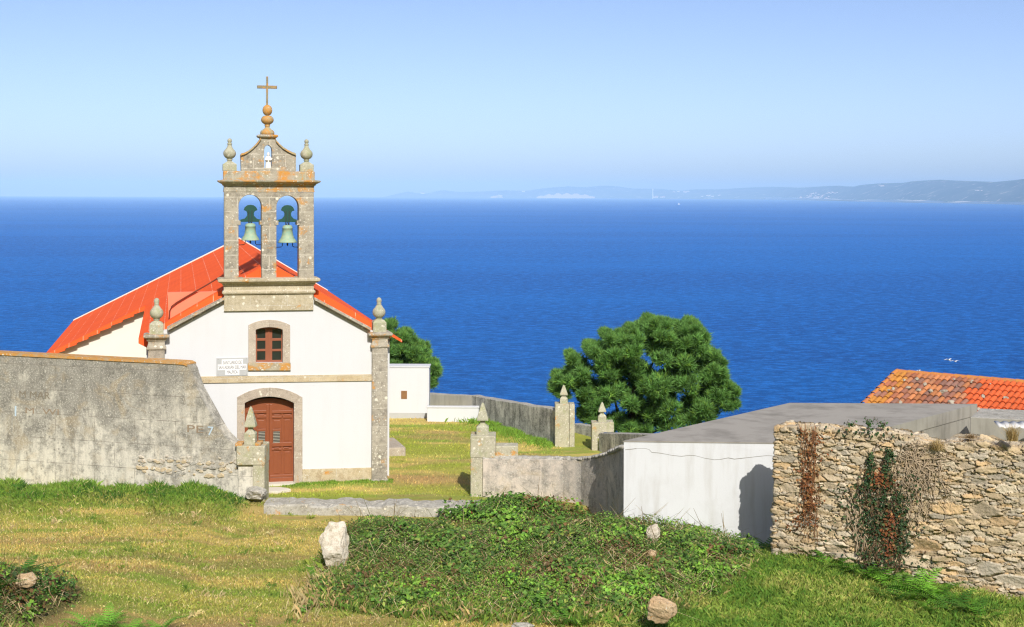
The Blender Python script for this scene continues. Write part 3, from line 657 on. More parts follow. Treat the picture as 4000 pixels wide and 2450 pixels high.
# door surround
def surround(outer, inner, t0, t1):
    m = MB(); h = len(outer)//2; k = len(inner)//2
    return outer, inner
m = MB(); oa = arc(926,1181,1552,1514); ia = door_in
h = len(oa)//2
m.prism(oa[:h+1]+ia[:h+1][::-1]+[L(956,1915),L(926,1915)], -.055, .5); m.prism(oa[h:]+[L(1181,1915),L(1148,1915)]+ia[h:][::-1], -.055, .5)
m.build('door_surround', M['granite_pink'], chapel, bevel=.01)
m = MB(); oa = arc(970,1133,1270,1249); ia = win_in
m.prism(oa[:h+1]+ia[:h+1][::-1]+[L(999,1417),L(970,1417)], -.055, .5); m.prism(oa[h:]+[L(1133,1417),L(1104,1417)]+ia[h:][::-1], -.055, .5)
m.build('window_surround', M['granite_pink'], chapel, bevel=.01)
m = MB(); m.prism([L(968,1417),L(1135,1417),L(1135,1447),L(968,1447)], -.075, .5); m.build('window_sill', M['granite_sill'], chapel, bevel=.012)
# door leaves
TD = .28
def leaf(side):
    c = 1051; e = 956 if side < 0 else 1148; full = arc(950,1154,1578,1556,20,TD); hh = len(full)//2
    m = MB()
    top = full[:hh+1] if side < 0 else full[hh:]
    base = [L(c,1893,TD), L(e,1893,TD)] if side < 0 else [L(e,1893,TD), L(c,1893,TD)]
    m.prism((top+base) if side < 0 else (top+base), TD, TD+.08)
    def bx(u0,u1,v0,v1,d):
        a = L(u0,v0,TD); b = L(u1,v1,TD); m.box(a[0],b[0],TD-d,TD+.01,b[1],a[1])
    s = (lambda a: a) if side > 0 else (lambda a: 2*c-a)
    def B(u0,u1,v0,v1,d=.03): bx(min(s(u0),s(u1)),max(s(u0),s(u1)),v0,v1,d)
    # stiles and rails
    B(1053,1062,1580,1893); B(1140,1147,1585,1893); B(1099,1105,1610,1880); B(1062,1140,1605,1613,.045); B(1062,1140,1626,1632)
    B(1062,1140,1730,1742,.045); B(1062,1140,1753,1757); B(1054,1147,1856,1861,.045); B(1054,1147,1866,1893,.04); B(1070,1092,1620,1625,.03); B(1110,1135,1620,1625,.03)
    B(1071,1089,1749,1754,.05); B(1108,1128,1747,1752,.05); B(1064,1097,1676,1684,.035); B(1064,1067,1684,1738,.035); B(1093,1097,1684,1738,.035); B(1112,1132,1640,1722,.015); B(1112,1132,1765,1850,.015); B(1070,1090,1765,1850,.015)
    B(1070,1094,1643,1672,.015)
    o = m.build('door_leaf', M['door'], chapel, bevel=.006)
    m = MB(); a = L(min(s(1067),s(1093)),1685,TD); b = L(max(s(1067),s(1093)),1737,TD)
    m.box(a[0],b[0],TD-.012,TD-.002,b[1],a[1],1)
    for i in range(9):
        z = b[1]+(a[1]-b[1])*(i+.5)/9; m.box(a[0],b[0],TD-.03,TD-.014,z-.011,z+.011,0)
    m.build('grille', [M['ironbar'],M['dark']], o)
leaf(-1); leaf(1)
m = MB(); a = L(950,1888,-.05); b = L(1152,1897,-.05); m.box(a[0],b[0],-.14,.3,-.06,.035); m.build('doorstep', M['slabstone'], chapel)
# window
TW = .2; m = MB()
def wb(u0,u1,v0,v1,d0,d1):
    a = L(u0,v0,TW); b = L(u1,v1,TW); m.box(a[0],b[0],TW+d0,TW+d1,b[1],a[1])
for q in [(998,1004,1276,1418),(1099,1105,1276,1418),(1037,1063,1276,1418)]: wb(*q,0,.06)
for u0,u1 in [(1004,1037),(1063,1099)]:
    for v0,v1 in [(1276,1286),(1322,1331),(1364,1372),(1407,1418)]: wb(u0,u1,v0,v1,.004,.056)
wb(1047,1053,1278,1416,-.02,.004)
win = m.build('window', M['winframe'], chapel, bevel=.004)
for u0,u1 in [(1004,1037),(1063,1099)]:
    for v0,v1 in [(1286,1322),(1331,1364),(1372,1407)]: m = MB(); wb(u0,u1,v0,v1,.03,.04); m.build('pane', M['glass'], win)
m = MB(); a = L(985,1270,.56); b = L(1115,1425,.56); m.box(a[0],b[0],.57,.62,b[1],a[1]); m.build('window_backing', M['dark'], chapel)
# corner pilasters with urns
def zl(u, v, t): return L(u,v,t)[1]
for cu, cap, ball, tip, name in ((611,1305,1223,1177,'l'),(1479.5,1297,1220,1175,'r')):
    t = .12; sc = L(cu,1500,t)[0]; q = lambda w: px(w, 47.5)
    Zc = lambda v: zl(cu, v, t)
    m = MB()
    m.rect(sc, t, [(q(31),.30,-.3),(q(31),.30,Zc(cap+58))]); m.rect(sc, t, [(q(36),.34,-.3),(q(36),.34,Zc(1872)),(q(33),.32,Zc(1866))])
    pil = m.build('pilaster', M['granite_grey'], chapel, bevel=.015)
    m = MB()
    m.rect(sc, t, [(q(31),.3,Zc(cap+58)),(q(36),.34,Zc(cap+57)),(q(37),.35,Zc(cap+52)),(q(35),.34,Zc(cap+45)),(q(32),.31,Zc(cap+42)),(q(31),.3,Zc(cap+26)),(q(36),.33,Zc(cap+23)),(q(38),.36,Zc(cap+15)),(q(46),.44,Zc(cap+11)),(q(49),.46,Zc(cap+8)),(q(49),.46,Zc(cap+1)),(q(40),.4,Zc(cap-2))])
    m.build('capital', M['granite'], pil, bevel=.008)
    m = MB(); r = q
    m.rect(sc, t, [(q(26.5),q(26.5),Zc(cap)),(q(26.5),q(26.5),Zc(cap-38)),(q(20),q(20),Zc(cap-46)),(q(9),q(9),Zc(cap-52))])
    prof = [(q(9),Zc(cap-51)),(q(8),Zc(ball+30)),(q(14),Zc(ball+26))]+[(q(26*math.cos(a)),Zc(ball-24*math.sin(a))) for a in [x*math.pi/14-1.1 for x in range(0,10)]]
    prof += [(q(13),Zc(ball-25)),(q(8),Zc(ball-31)),(q(7),Zc(tip+14)),(q(10),Zc(tip+13)),(q(10),Zc(tip+11))]+[(q(10.5*math.cos(a)),Zc(tip-13*math.sin(a))) for a in (-.7,-.3,.1,.5,.9,1.25,1.5)]
    m.stack(sc, t, prof, 24, smooth=True); m.build('urn', M['finial'], pil)
# bell gable
def ctr(u, t): return L(u,1000,t)[0]
TC, HD = .22, .30                       # centre and half depth of the gable
sc = ctr(1051,0); q = lambda w: px(w,47.6); Zt = lambda v: zl(1051,v,-.08)
m = MB(); m.rect(sc, TC, [(q(173),HD,Zt(1214)),(q(173),HD,Zt(1150)),(q(176),HD+.05,Zt(1149)),(q(180),HD+.08,Zt(1144)),(q(180),HD+.08,Zt(1138)),(q(174),HD+.01,Zt(1133)),(q(174),HD,Zt(1115)),(q(178),HD+.05,Zt(1114)),(q(180),HD+.08,Zt(1107)),(q(192),HD+.2,Zt(1101)),(q(197),HD+.24,Zt(1098)),(q(197),HD+.24,Zt(1089)),(q(186),HD+.14,Zt(1086))])
m.build('bell_gable_base', M['granite_pale'], chapel, bevel=.01)
tf = TC-HD
def half_circle(u0,u1,vs,n=14): 
    c = (u0+u1)/2; r = (u1-u0)/2
    return [L(c+r*math.cos(a), vs-r*math.sin(a), tf) for a in [math.pi*i/n for i in range(n+1)]]   # right to left
poly = [L(876,1087,tf),L(876,750,tf),L(1226,752,tf),L(1227,1087,tf),L(1167,1087,tf)]+half_circle(1080,1167,808)+[L(1080,1087,tf),L(1022,1087,tf)]+half_circle(932,1022,806)+[L(932,1087,tf)]
m = MB(); m.prism(poly, tf, TC+HD)
m.build('bell_arcade', M['granite'], chapel, bevel=.015)
for u0,u1 in ((926,940),(1014,1030),(1072,1088),(1159,1173)):
    m = MB(); a = L(u0,862,tf); b = L(u1,880,tf); m.box(a[0],b[0],tf-.03,TC+HD+.03,b[1],a[1])
    m.build('impost', M['granite'], chapel, bevel=.02)
m = MB(); m.rect(sc, TC, [(q(175),HD,Zt(751)),(q(177),HD+.02,Zt(749)),(q(175),HD,Zt(746)),(q(174),HD,Zt(727)),(q(178),HD+.05,Zt(726)),(q(181),HD+.08,Zt(720)),(q(192),HD+.2,Zt(714)),(q(197),HD+.24,Zt(711)),(q(199),HD+.25,Zt(706)),(q(180),HD+.1,Zt(703)),(q(177),HD-.02,Zt(702))])
m.rect(sc, TC, [(q(177),HD-.03,Zt(703)),(q(177),HD-.03,Zt(672)),(q(176),HD-.05,Zt(669))])
m.build('bell_gable_cornice', M['granite_top'], chapel, bevel=.01)
# scrolled crest with niche
def z1(x, y): return L(800+x*.3313, 250+y*.3313, tf)
lc = [(430,1265),(424,1090),(432,1072),(470,1062),(520,1035),(570,995),(620,945),(650,905),(664,880)]
rc = [(835,880),(845,915),(880,955),(925,995),(980,1030),(1030,1055),(1070,1068),(1078,1085),(1078,1265)]
nl = [(748,955),(725,962),(708,985),(702,1020),(702,1265)]; nr = [(748,955),(770,962),(787,985),(794,1020),(794,1265)]
m = MB(); m.prism([z1(*k) for k in lc+[(748,880)]+nl], TC-.2, TC+.2); m.prism([z1(*k) for k in [(748,880)]+rc+nr[::-1]], TC-.2, TC+.2)
m.prism([z1(*k) for k in [(702,1225),(794,1225),(794,1268),(702,1268)]], TC-.16, TC+.16)
edge = [z1(*k) for k in lc[1:]]; 
crest = m.build('crest', M['granite'], chapel, bevel=.012)
for pts in (lc[1:], rc[:-1]):
    m = MB(); a = [z1(*k) for k in pts]
    for i in range(len(a)-1):
        (x0,z0),(x1,z1_) = a[i],a[i+1]; m.prism([(x0,z0-.015),(x1,z1_-.015),(x1,z1_+.05),(x0,z0+.05)], TC-.27, TC+.27)
    m.build('scroll_moulding', M['finial_orange'], crest)
cz = lambda y: z1(742,y)[1]; cs = z1(743,900)[0]; qq = lambda w: px(w*.3313,47.6)
m = MB(); m.rect(cs, TC, [(qq(86),.2,cz(882)),(qq(95),.24,cz(872)),(qq(115),.3,cz(862)),(qq(122),.32,cz(850)),(qq(122),.32,cz(838)),(qq(100),.26,cz(832))])
m.build('crest_cornice', M['granite_top'], crest, bevel=.012)
m = MB(); m.stack(cs, TC, [(qq(82),cz(835)),(qq(84),cz(800)),(qq(70),cz(780)),(qq(45),cz(765)),(qq(26),cz(745)),(qq(26),cz(735)),(qq(33),cz(728)),(qq(33),cz(716)),(qq(26),cz(712)),(qq(40),cz(706))]+[(qq(75*math.cos(a)),cz(655-58*math.sin(a))) for a in [x*.2-1.0 for x in range(0,11)]], 24, smooth=True)
m.stack(cs, TC, [(qq(58*math.cos(a)),cz(541-66*math.sin(a))) for a in [x*.2-1.5 for x in range(0,16)]], 24, smooth=True)
m.build('ball_finial', M['finial_orange'], chapel)
m = MB(); a = z1(729,480); b = z1(754,140); m.box(a[0],b[0],TC-.045,TC+.045,a[1]-.05,b[1]); c0 = z1(622,282); c1 = z1(860,250)
m.box(c0[0],a[0]+.0005,TC-.042,TC+.042,c0[1],c1[1]); m.box(b[0]-.0005,c1[0],TC-.042,TC+.042,c0[1],c1[1])
m.build('cross', M['cross'], chapel, bevel=.008)
for cx_, tx in ((296,296),(1208,1212)):
    s0 = z1(cx_,1100)[0]; m = MB()
    m.rect(s0, TC, [(qq(80),qq(80),cz(1262)),(qq(80),qq(80),cz(1185)),(qq(60),qq(60),cz(1172)),(qq(28),qq(28),cz(1150))])
    m.stack(s0, TC, [(qq(28),cz(1152)),(qq(26),cz(1140)),(qq(34),cz(1132)),(qq(34),cz(1124)),(qq(28),cz(1120))]+[(qq(74*math.cos(a)),cz(1058-66*math.sin(a))) for a in [x*.2-1.1 for x in range(0,11)]]+[(qq(32),cz(985)),(qq(24),cz(962)),(qq(22),cz(955)),(qq(30),cz(948)),(qq(30),cz(938)),(qq(18),cz(934))]+[(qq(27*math.cos(a)),cz(908-30*math.sin(a))) for a in (-.9,-.5,0,.4,.8,1.2,1.5)], 24, smooth=True)
    m.build('urn_finial', M['finial'], chapel)
# statue in the niche
st = empty('statue', O+RV*z1(755,1225)[0]+AV*TC+Vector((0,0,z1(755,1225)[1])), TH); tag(st, 'small white robed statue in the niche of the bell gable', 'statue')
u_ = px(.3313,47.6); m = MB()
m.stack(0,0,[(36*u_,0),(38*u_,8*u_),(34*u_,30*u_),(30*u_,60*u_),(33*u_,95*u_),(36*u_,118*u_),(30*u_,132*u_),(14*u_,142*u_)],16,.7,True)
m.stack(0,0,[(12*u_,140*u_),(16*u_,152*u_),(17*u_,165*u_),(13*u_,180*u_),(5*u_,187*u_)],14,1,True)
m.tube([(-30*u_,-8*u_,118*u_),(-34*u_,-22*u_,95*u_),(-8*u_,-34*u_,92*u_)],9*u_); m.tube([(30*u_,-8*u_,118*u_),(36*u_,-22*u_,95*u_),(8*u_,-34*u_,92*u_)],9*u_)
m.build('robed_figure', M['statue'], st)
m = MB(); m.rect(0,0,[(40*u_,30*u_,-12*u_),(40*u_,30*u_,1*u_)]); m.build('pedestal', M['statue'], st)
# bells
def bell(cu, top, bot, yoff, hw, label):
    sB, _ = L(cu,900,TC); e = empty('church_bell', O+RV*sB+AV*TC+Vector((0,0,zl(cu,top,TC))), TH); tag(e, label, 'bell', 'bells hanging in the bell gable')
    z = lambda v: zl(cu,v,TC)-zl(cu,top,TC); k = lambda w: px(w,48)
    hh = z(bot); N = lambda f: hh*f
    m = MB(); m.stack(0,0,[(k(3),N(-.02)),(k(14),N(0)),(k(18),N(.05)),(k(19.5),N(.13)),(k(20.5),N(.14)),(k(20.5),N(.2)),(k(19.5),N(.21)),(k(20.5),N(.45)),(k(23),N(.62)),(k(26),N(.76)),(k(29),N(.79)),(k(hw-2),N(.92)),(k(hw),N(.97)),(k(hw),N(1.0)),(k(hw-4),N(1.0)),(k(hw-6),N(.9)),(k(17),N(.4)),(k(3),N(.15))],28,smooth=True)
    m.build('bell_body', M['bell'], e)
    m = MB(); m.tube([(0,0,N(.3)),(0,0,N(1.05))],k(2)); m.stack(0,0,[(k(1),N(1.0)),(k(3.5),N(1.07)),(k(3),N(1.13)),(k(1),N(1.2))],10,smooth=True); m.build('clapper', M['iron'], e)
    V0 = yoff; Yp = [(-38,V0),(-38,V0-9),(-22,V0-13),(-13,V0-24),(-12,V0-34),(-16,V0-42),(-26,V0-46),(-22,V0-57),(-12,V0-65),(0,V0-67),(12,V0-65),(22,V0-57),(27,V0-46),(17,V0-42),(13,V0-34),(14,V0-24),(24,V0-13),(38,V0-9),(38,V0)]
    m = MB(); m.prism([(k(a),z(b)) for a,b in Yp], -.05, .05); m.box(k(-44),k(44),-.035,.035,z(V0-1),z(V0-7)); m.build('yoke', M['yoke'], e, bevel=.006)
    m = MB(); m.box(k(-8),k(-5),-.062,.062,N(.0),z(V0-45)); m.box(k(4),k(7),-.062,.062,N(.0),z(V0-45)); m.tube([(k(-4),0,N(0)),(0,0,z(V0-2)),(k(4),0,N(0))],k(2)); m.build('strap', M['iron'], e)
    for s_ in (-1,1):
        m = MB(); m.tube([(s_*k(19),0,N(.98)),(s_*k(20),0,z(bot+13)),(s_*k(24),0,z(bot+17)),(s_*k(44),0,z(bot+18))],k(1.5),5); m.build('stay', M['iron'], e)
bell(978,873,939,867,35.5,'greener bell with yellowish rim, left of the pair in the bell gable')
bell(1123,880,948,868,37,'pale verdigris bell with rusty crown, right of the pair in the bell gable')
# plaque
def text(body, cxs, z0, y, hgt, wid, parent, mat, name='lettering'):
    cu = bpy.data.curves.new(name,'FONT'); cu.body = body; cu.align_x = 'CENTER'; cu.align_y = 'CENTER'; cu.extrude = .003; cu.size = 1
    to = bpy.data.objects.new(name, cu); COL.objects.link(to); bpy.context.view_layer.update()
    me = bpy.data.meshes.new_from_object(to.evaluated_get(bpy.context.evaluated_depsgraph_get())); bpy.data.objects.remove(to)
    xs = [v.co.x for v in me.vertices]; ys = [v.co.y for v in me.vertices]
    cx0, cy0 = (min(xs)+max(xs))/2, (min(ys)+max(ys))/2; kx = wid/(max(xs)-min(xs)); ky = hgt/(max(ys)-min(ys))
    for v in me.vertices: v.co = Vector((cxs+(v.co.x-cx0)*kx, y-v.co.z, z0+(v.co.y-cy0)*ky))
    me.materials.clear(); me.materials.append(mat)
    o = bpy.data.objects.new(name, me); COL.objects.link(o); o.parent = parent; return o
pc = L(907,1433.5,-.04); plq = empty('plaque', O+RV*pc[0]+AV*-.02+Vector((0,0,pc[1])), TH); tag(plq, 'grey metal name plaque with white lettered panels beside the chapel window', 'plaque')
K = px(1,47.6)
m = MB(); m.box(-60*K,60*K,-.02,.02,-35.5*K,35.5*K)
plate = m.build('plate', M['plate'], plq, bevel=.005)
m = MB()
for a,b in ((-54,30),(54,30),(-54,-30),(54,-30)): m = MB(); m.stack(a*K,-.0,[(.01,b*K-.01),(.01,b*K+.01)],8,2.6); m.build('screw', M['iron'], plq)
sx = lambda x: (x/2156*200+820-907)*K; sz = lambda y: -(y/1509*140+1360-1433.5)*K
for (x0,x1,y0,y1),txt,(tx0,tx1,ty0,ty1) in (((505,1380,475,680),'SANTUARIO DE',(560,1325,530,670)),((345,1530,684,925),'SAN ADRIÁN DEL MAR',(380,1505,700,870)),((655,1235,929,1130),'MALPICA',(720,1165,940,1070))):
    m = MB(); m.box(sx(x0),sx(x1),-.028,-.018,sz(y1),sz(y0)); m.build('name_panel', M['panel'], plq)
    text(txt, sx((tx0+tx1)/2), sz((ty0+ty1)/2), -.032, abs(sz(ty0)-sz(ty1)), sx(tx1)-sx(tx0), plq, M['letter'])
# stone bench beside the chapel
m = MB(); a = G(1500,1795,0); 
m.box(-.36,.30,-1.1,1.1,-.1,.33); bo = m.build('stone_bench', M['granite_pink'], bevel=.04); bo.location = (G(1535,1790,0).x-.15, G(1535,1790,0).y+1.4, 0); bo.rotation_euler = (0,0,TH+.05)
tag(bo, 'low stone bench on the grass beside the right wall of the chapel', 'bench')

# ------------------------------------------------------------------ walls
def strip_wall(name, pts, th, mat, parent=None, coping=None):
    # pts: (x, y, z0, z1) along the front; thickness goes away from the viewer
    n = len(pts); nv = []
    for i in range(n):
        a = Vector(pts[max(i-1,0)][:2]); b = Vector(pts[min(i+1,n-1)][:2]); d = (b-a).normalized(); nv.append(Vector((-d.y,d.x)))
    m = MB(); vs = []
    for (x,y,z0,z1),k in zip(pts,nv):
        vs += [(x,y,z0),(x,y,z1),(x+k.x*th,y+k.y*th,z1+random.uniform(-.01,.02)),(x+k.x*th,y+k.y*th,z0)]
    fs = []
    for i in range(n-1):
        b = i*4
        for j in (0,2,3): fs.append((b+j,b+4+j,b+4+(j+1)%4,b+(j+1)%4))
    fs += [(0,1,2,3),(4*n-1,4*n-2,4*n-3,4*n-4)]
    m.add(vs, fs); b0 = len(m.f); m.add(vs, [(i*4+1,i*4+5,i*4+6,i*4+2) for i in range(n-1)], 1)
    o = m.build(name, [mat, M['rock_grey']], parent); bm = bmesh.new(); bm.from_mesh(o.data); bmesh.ops.remove_doubles(bm, verts=bm.verts, dist=.0005); bmesh.ops.recalc_face_normals(bm, faces=bm.faces); bm.to_mesh(o.data); bm.free()
    q_ = o.modifiers.new('bevel', 'BEVEL'); q_.width = .02; q_.segments = 2; q_.limit_method = 'ANGLE'; q_.angle_limit = math.radians(40); return o
# tall rendered wall, swooping down to the left gate pier
w0, w1 = P(930,1745,45.2), P(-80,1378,48.2)
prof = [(-80,1377),(150,1389),(300,1397),(450,1405),(600,1412),(690,1417),(718,1419),(732,1426),(741,1443),(748,1467),(757,1491),(766,1516),(788,1557),(811,1597),(833,1638),(856,1678),(874,1701),(892,1719),(908,1730),(930,1739)]
tall = empty('boundary_wall', (w0.x,w0.y,0)); tag(tall, 'tall lichen stained grey wall sweeping down to the left gate pier', 'wall')
ww = [on_wall(u,v,w0,w1) for u,v in prof]
def shp(o, par):
    o.location = -Vector(par.location) ; return o
wpts = [(p.x,p.y,-.4,p.z) for p in ww]
# local frame for a texture that follows the wall
dvec = Vector((w1.x-w0.x,w1.y-w0.y)); ang = math.atan2(-dvec.y,-dvec.x); tall.rotation_euler = (0,0,ang)
inv = Matrix.Rotation(-ang,4,'Z') @ Matrix.Translation((-w0.x,-w0.y,0))
def loc_pts(pts): 
    out = []
    for x,y,z0,z1 in pts:
        q_ = inv @ Vector((x,y,0)); out.append((q_.x,q_.y,z0,z1))
    return out
lp = loc_pts(wpts); m = MB()
poly = [(p[0],p[3]) for p in lp]+[(lp[-1][0],-.5),(lp[0][0],-.5)]
m.prism(poly, 0, .5); m.build('rendered_face', M['bigwall'], tall)
m = MB()
for i in range(len(lp)-1):
    (x0,_,_,z0),(x1,_,_,z1_) = lp[i],lp[i+1]
    if prof[i+1][0] > 735: break
    m.prism([(x0,z0-.05),(x1,z1_-.05),(x1,z1_+.035),(x0,z0+.035)], -.035, .54)
m.build('coping', M['coping'], tall)
m = MB(); r = random.Random(4)             # fallen-away plaster: bare stones along the foot
base_px = [(540,1796),(600,1800),(660,1803),(700,1806),(740,1806),(780,1810),(820,1812),(860,1814),(890,1812),(915,1806)]
rub = []
for i in range(105):
    u = r.uniform(540,925); row = r.random(); v = np.interp(u,[a for a,_ in base_px],[b for _,b in base_px])+(r.gauss(-4,7) if row < .55 else r.uniform(0,50)); p = inv @ on_wall(u,v,w0,w1)
    a = r.uniform(.03,.13)*(1 if row < .55 else 1.25); b0 = len(m.v); n_ = 9; rot = r.uniform(-.35,.35); mi_ = r.choice((0,0,1,2)) if row < .55 else r.choice((1,1,2,0,2))
    ring = [(a*r.uniform(.7,1.15)*math.cos(2*math.pi*k/n_), a*r.uniform(.35,.62)*math.sin(2*math.pi*k/n_)) for k in range(n_)]
    R_ = lambda q,w: (p.x+q[0]*math.cos(rot)-q[1]*math.sin(rot), w, p.z+q[0]*math.sin(rot)+q[1]*math.cos(rot))
    d_ = r.uniform(.015,.05)
    m.add([R_(q,.01) for q in ring]+[R_((q[0]*.8,q[1]*.75),-d_) for q in ring], [(k,(k+1)%n_,n_+(k+1)%n_,n_+k) for k in range(n_)]+[list(range(n_,2*n_))], mi_)
m.build('exposed_stones', [M['rock'],M['granite_warm'],M['rock_grey']], tall)
# old painted marks on the wall
M['paint_brown'] = flat('faded_brown_paint', (.235,.205,.155), .9, .1, .35, 12); M['paint_blue'] = flat('pale_blue_paint', (.50,.62,.72), .9, .1, .1)
M['paint_red'] = flat('faded_ochre_paint', (.30,.235,.165), .9, .1, .35, 14)
def mark(body, u0, u1, v0, v1, mat):
    a = inv @ on_wall(u0,v0,w0,w1); b = inv @ on_wall(u1,v1,w0,w1)
    text(body, (a.x+b.x)/2, (a.z+b.z)/2, -.004, abs(a.z-b.z), abs(b.x-a.x), tall, mat, 'graffiti')
mark('M MAR', 76,196,1526,1560,M['paint_brown']); mark('M  WI', 100,230,1592,1622,M['paint_red']); mark('PE', 732,795,1660,1692,M['paint_red']); mark('7', 812,834,1666,1702,M['paint_blue']); mark('I', 58,64,1586,1626,M['paint_blue'])

# gate piers
def spike(m, cx, cy, D, tip, cb, ch, bt, bb, bw, w_):
    Z = lambda v: H-(v-VH+ (0))/F*D
    m.rect(cx,cy,[(w_(bw),w_(bw),bb),(w_(bw),w_(bw),bt-.12*(bb-bt)*-1 if False else bt-.06),(w_(bw*.72),w_(bw*.72),bt),(w_(bw*.42),w_(bw*.42),bt+.05),(w_(bw*.40),w_(bw*.40),cb-.02)])
    m.rect(cx,cy,[(w_(ch),w_(ch),cb-.02),(w_(ch),w_(ch),cb+.03),(w_(ch*.62),w_(ch*.62),cb+(tip-cb)*.5),(w_(ch*.28),w_(ch*.28),cb+(tip-cb)*.88),(w_(ch*.14),w_(ch*.14),tip-.02),(w_(ch*.05),w_(ch*.05),tip)])
def zz(u, v, D): return P(u,v,D).z
gp = empty('gate_pier', P(980,1950,45.0)); gp.location.z = 0; D = 45.0; W = lambda a: px(a,D); cx = lambda u: P(u,1800,D).x-gp.location.x
tag(gp, 'lichen covered stone gate pier with pointed finial in front of the chapel door', 'gate pier', 'pointed stone piers')
m = MB(); m.box(cx(924),cx(1035),-.05,.85,zz(980,1817,D),zz(980,1742,D)); m.box(cx(988),cx(1034),-.03,.8,-.4,zz(980,1817,D)); m.box(cx(928),cx(988),.05,.75,-.4,zz(980,1817,D),1)
m.build('pier_shaft', [M['pier'],M['bigwall']], gp, bevel=.03)
m = MB(); spike(m, cx(971), .35, D, zz(971,1594,D), zz(971,1671,D), 22, zz(971,1692,D), zz(971,1742,D), 22, W); m.build('finial', M['finial'], gp, bevel=.012)
m = MB(); m.box(cx(918),cx(945),.0,.5,zz(980,1745,D),zz(980,1733,D)); m.build('coping_stone', M['coping'], gp, bevel=.015); m = MB(); m.box(cx(996),cx(1018),.0,.5,zz(980,1742,D),zz(980,1731,D)); m.build('coping_stone', M['coping'], gp, bevel=.015)
gp = empty('gate_pier', P(1880,1945,46.0)); gp.location.z = 0; D = 46.0; cx = lambda u: P(u,1800,D).x-gp.location.x
tag(gp, 'pale stone gate pier with pointed finial and stepped side, joined to the curved wall', 'gate pier', 'pointed stone piers')
m = MB(); m.box(cx(1837),cx(1936),0,.9,zz(1880,1790,D),zz(1880,1704,D)); m.box(cx(1936),cx(2024),.05,.7,zz(1980,1787,D),zz(1980,1744,D)); m.box(cx(1838),cx(1886),.01,.8,-.4,zz(1880,1790,D)); 
m.build('pier_shaft', M['pier'], gp, bevel=.03)
m = MB(); spike(m, cx(1884), .4, D, zz(1882,1580,D), zz(1882,1646,D), 22.5, zz(1882,1668,D), zz(1882,1706,D), 24, W); m.build('finial', M['finial'], gp, bevel=.012)
# curved wall from that pier to the shed
cw = [(1886,45.95,1792,),(1960,45.9,1792),(2040,45.8,1792),(2120,45.65,1793),(2200,45.4,1796),(2270,44.95,1797),(2330,44.1,1790),(2375,43.0,1778),(2410,41.9,1764),(2437,40.7,1748)]
pts = []
for u,D,v in cw:
    p = P(u,v,D); pts.append((p.x,p.y,-.5,p.z))
o = strip_wall('curved_wall', pts, .42, M['curvewall']); tag(o, 'stained grey wall curving from the right gate pier to the white shed', 'wall')
m = MB(); r = random.Random(6)
for i in range(len(pts)-1):
    for k in range(5):
        f = (k+.5)/5; x = pts[i][0]*(1-f)+pts[i+1][0]*f; y = pts[i][1]*(1-f)+pts[i+1][1]*f+.2; z = pts[i][3]*(1-f)+pts[i+1][3]*f
        a = r.uniform(.09,.2); m.stack(x, y, [(a*.8,z-.05),(a,z+.0),(a*.9,z+.03),(a*.5,z+r.uniform(.045,.07))], 7, 1.0)
m.build('coping_stone', M['rock_grey'], o, bevel=.01)
# threshold kerb between the piers
m = MB(); r = random.Random(12); k0 = P(1030,1985,44.3); k1 = P(1876,1985,44.0); nseg = 44
vs = []; 
for i in range(nseg+1):
    f = i/nseg; x = k0.x+(k1.x-k0.x)*f; y = k0.y+(k1.y-k0.y)*f
    for (dy,z,ry,rz) in ((0,-.5,.0,0),(0.0,.045,.03,.02),(.03,.085,.03,.02),(.32,.10,.05,.03),(.66,.11,.05,.03),(.96,.10,.06,.02),(1.0,-.4,0,0)):
        vs.append((x,y+dy+r.uniform(-ry,ry),z+r.uniform(-rz,rz)+(.035*math.sin((i//5)*2.7) if z > 0 else 0)))
fs = [(i*7+j,(i+1)*7+j,(i+1)*7+j+1,i*7+j+1) for i in range(nseg) for j in range(6)]+[tuple(range(7)),tuple(range(nseg*7+6,nseg*7-1,-1))]
m.add(vs, fs); tag(m.build('kerb', M['rock_grey']), 'worn grey stone threshold kerb between the two gate piers', 'kerb')
# far churchyard walls and piers
c0 = P(1842,1546,62.8); c1 = P(2175,1601,55.3); c2 = P(1640,1536,65.5)
pts = []
for i in range(9):
    f = i/8; q_ = c2.lerp(c0,f); pts.append((q_.x,q_.y,-1,q_.z+random.uniform(-.015,.015)))
fw = strip_wall('rear_wall', pts, .4, M['concrete']); tag(fw, 'far grey churchyard wall behind the low white wall', 'wall')
pts = []
for i in range(13):
    f = i/12; q_ = c0.lerp(c1,f); pts.append((q_.x,q_.y,-1,q_.z+random.uniform(-.02,.02)))
sw = strip_wall('side_wall', pts, .4, M['backwall']); tag(sw, 'dark streaked churchyard wall running to the tall rear pier', 'wall')
D = 55.0; gp = empty('rear_pier', P(2207,1750,D)); gp.location.z = 0; W = lambda a: px(a,D); cx = lambda u: P(u,1700,D).x-gp.location.x
tag(gp, 'tall rear gate pier with pointed finial at the end of the streaked wall', 'gate pier', 'pointed stone piers')
m = MB(); m.box(cx(2168),cx(2223),0,.75,-.6,zz(2207,1580,D)); m.box(cx(2223)+.01,cx(2245),.04,.7,-.6,zz(2207,1580,D)-.01); m.build('pier_shaft', M['pier'], gp, bevel=.025)
m = MB(); spike(m, cx(2203), .36, D, zz(2203,1508,D), zz(2203,1546,D), 15, zz(2203,1556,D), zz(2203,1582,D), 15, W); m.build('finial', M['finial'], gp, bevel=.01)
D = 54.3; gp = empty('rear_pier', P(2350,1760,D)); gp.location.z = 0; W = lambda a: px(a,D); cx = lambda u: P(u,1700,D).x-gp.location.x
tag(gp, 'low rear gate pier with pointed finial beside the pine and the shed roof', 'gate pier', 'pointed stone piers')
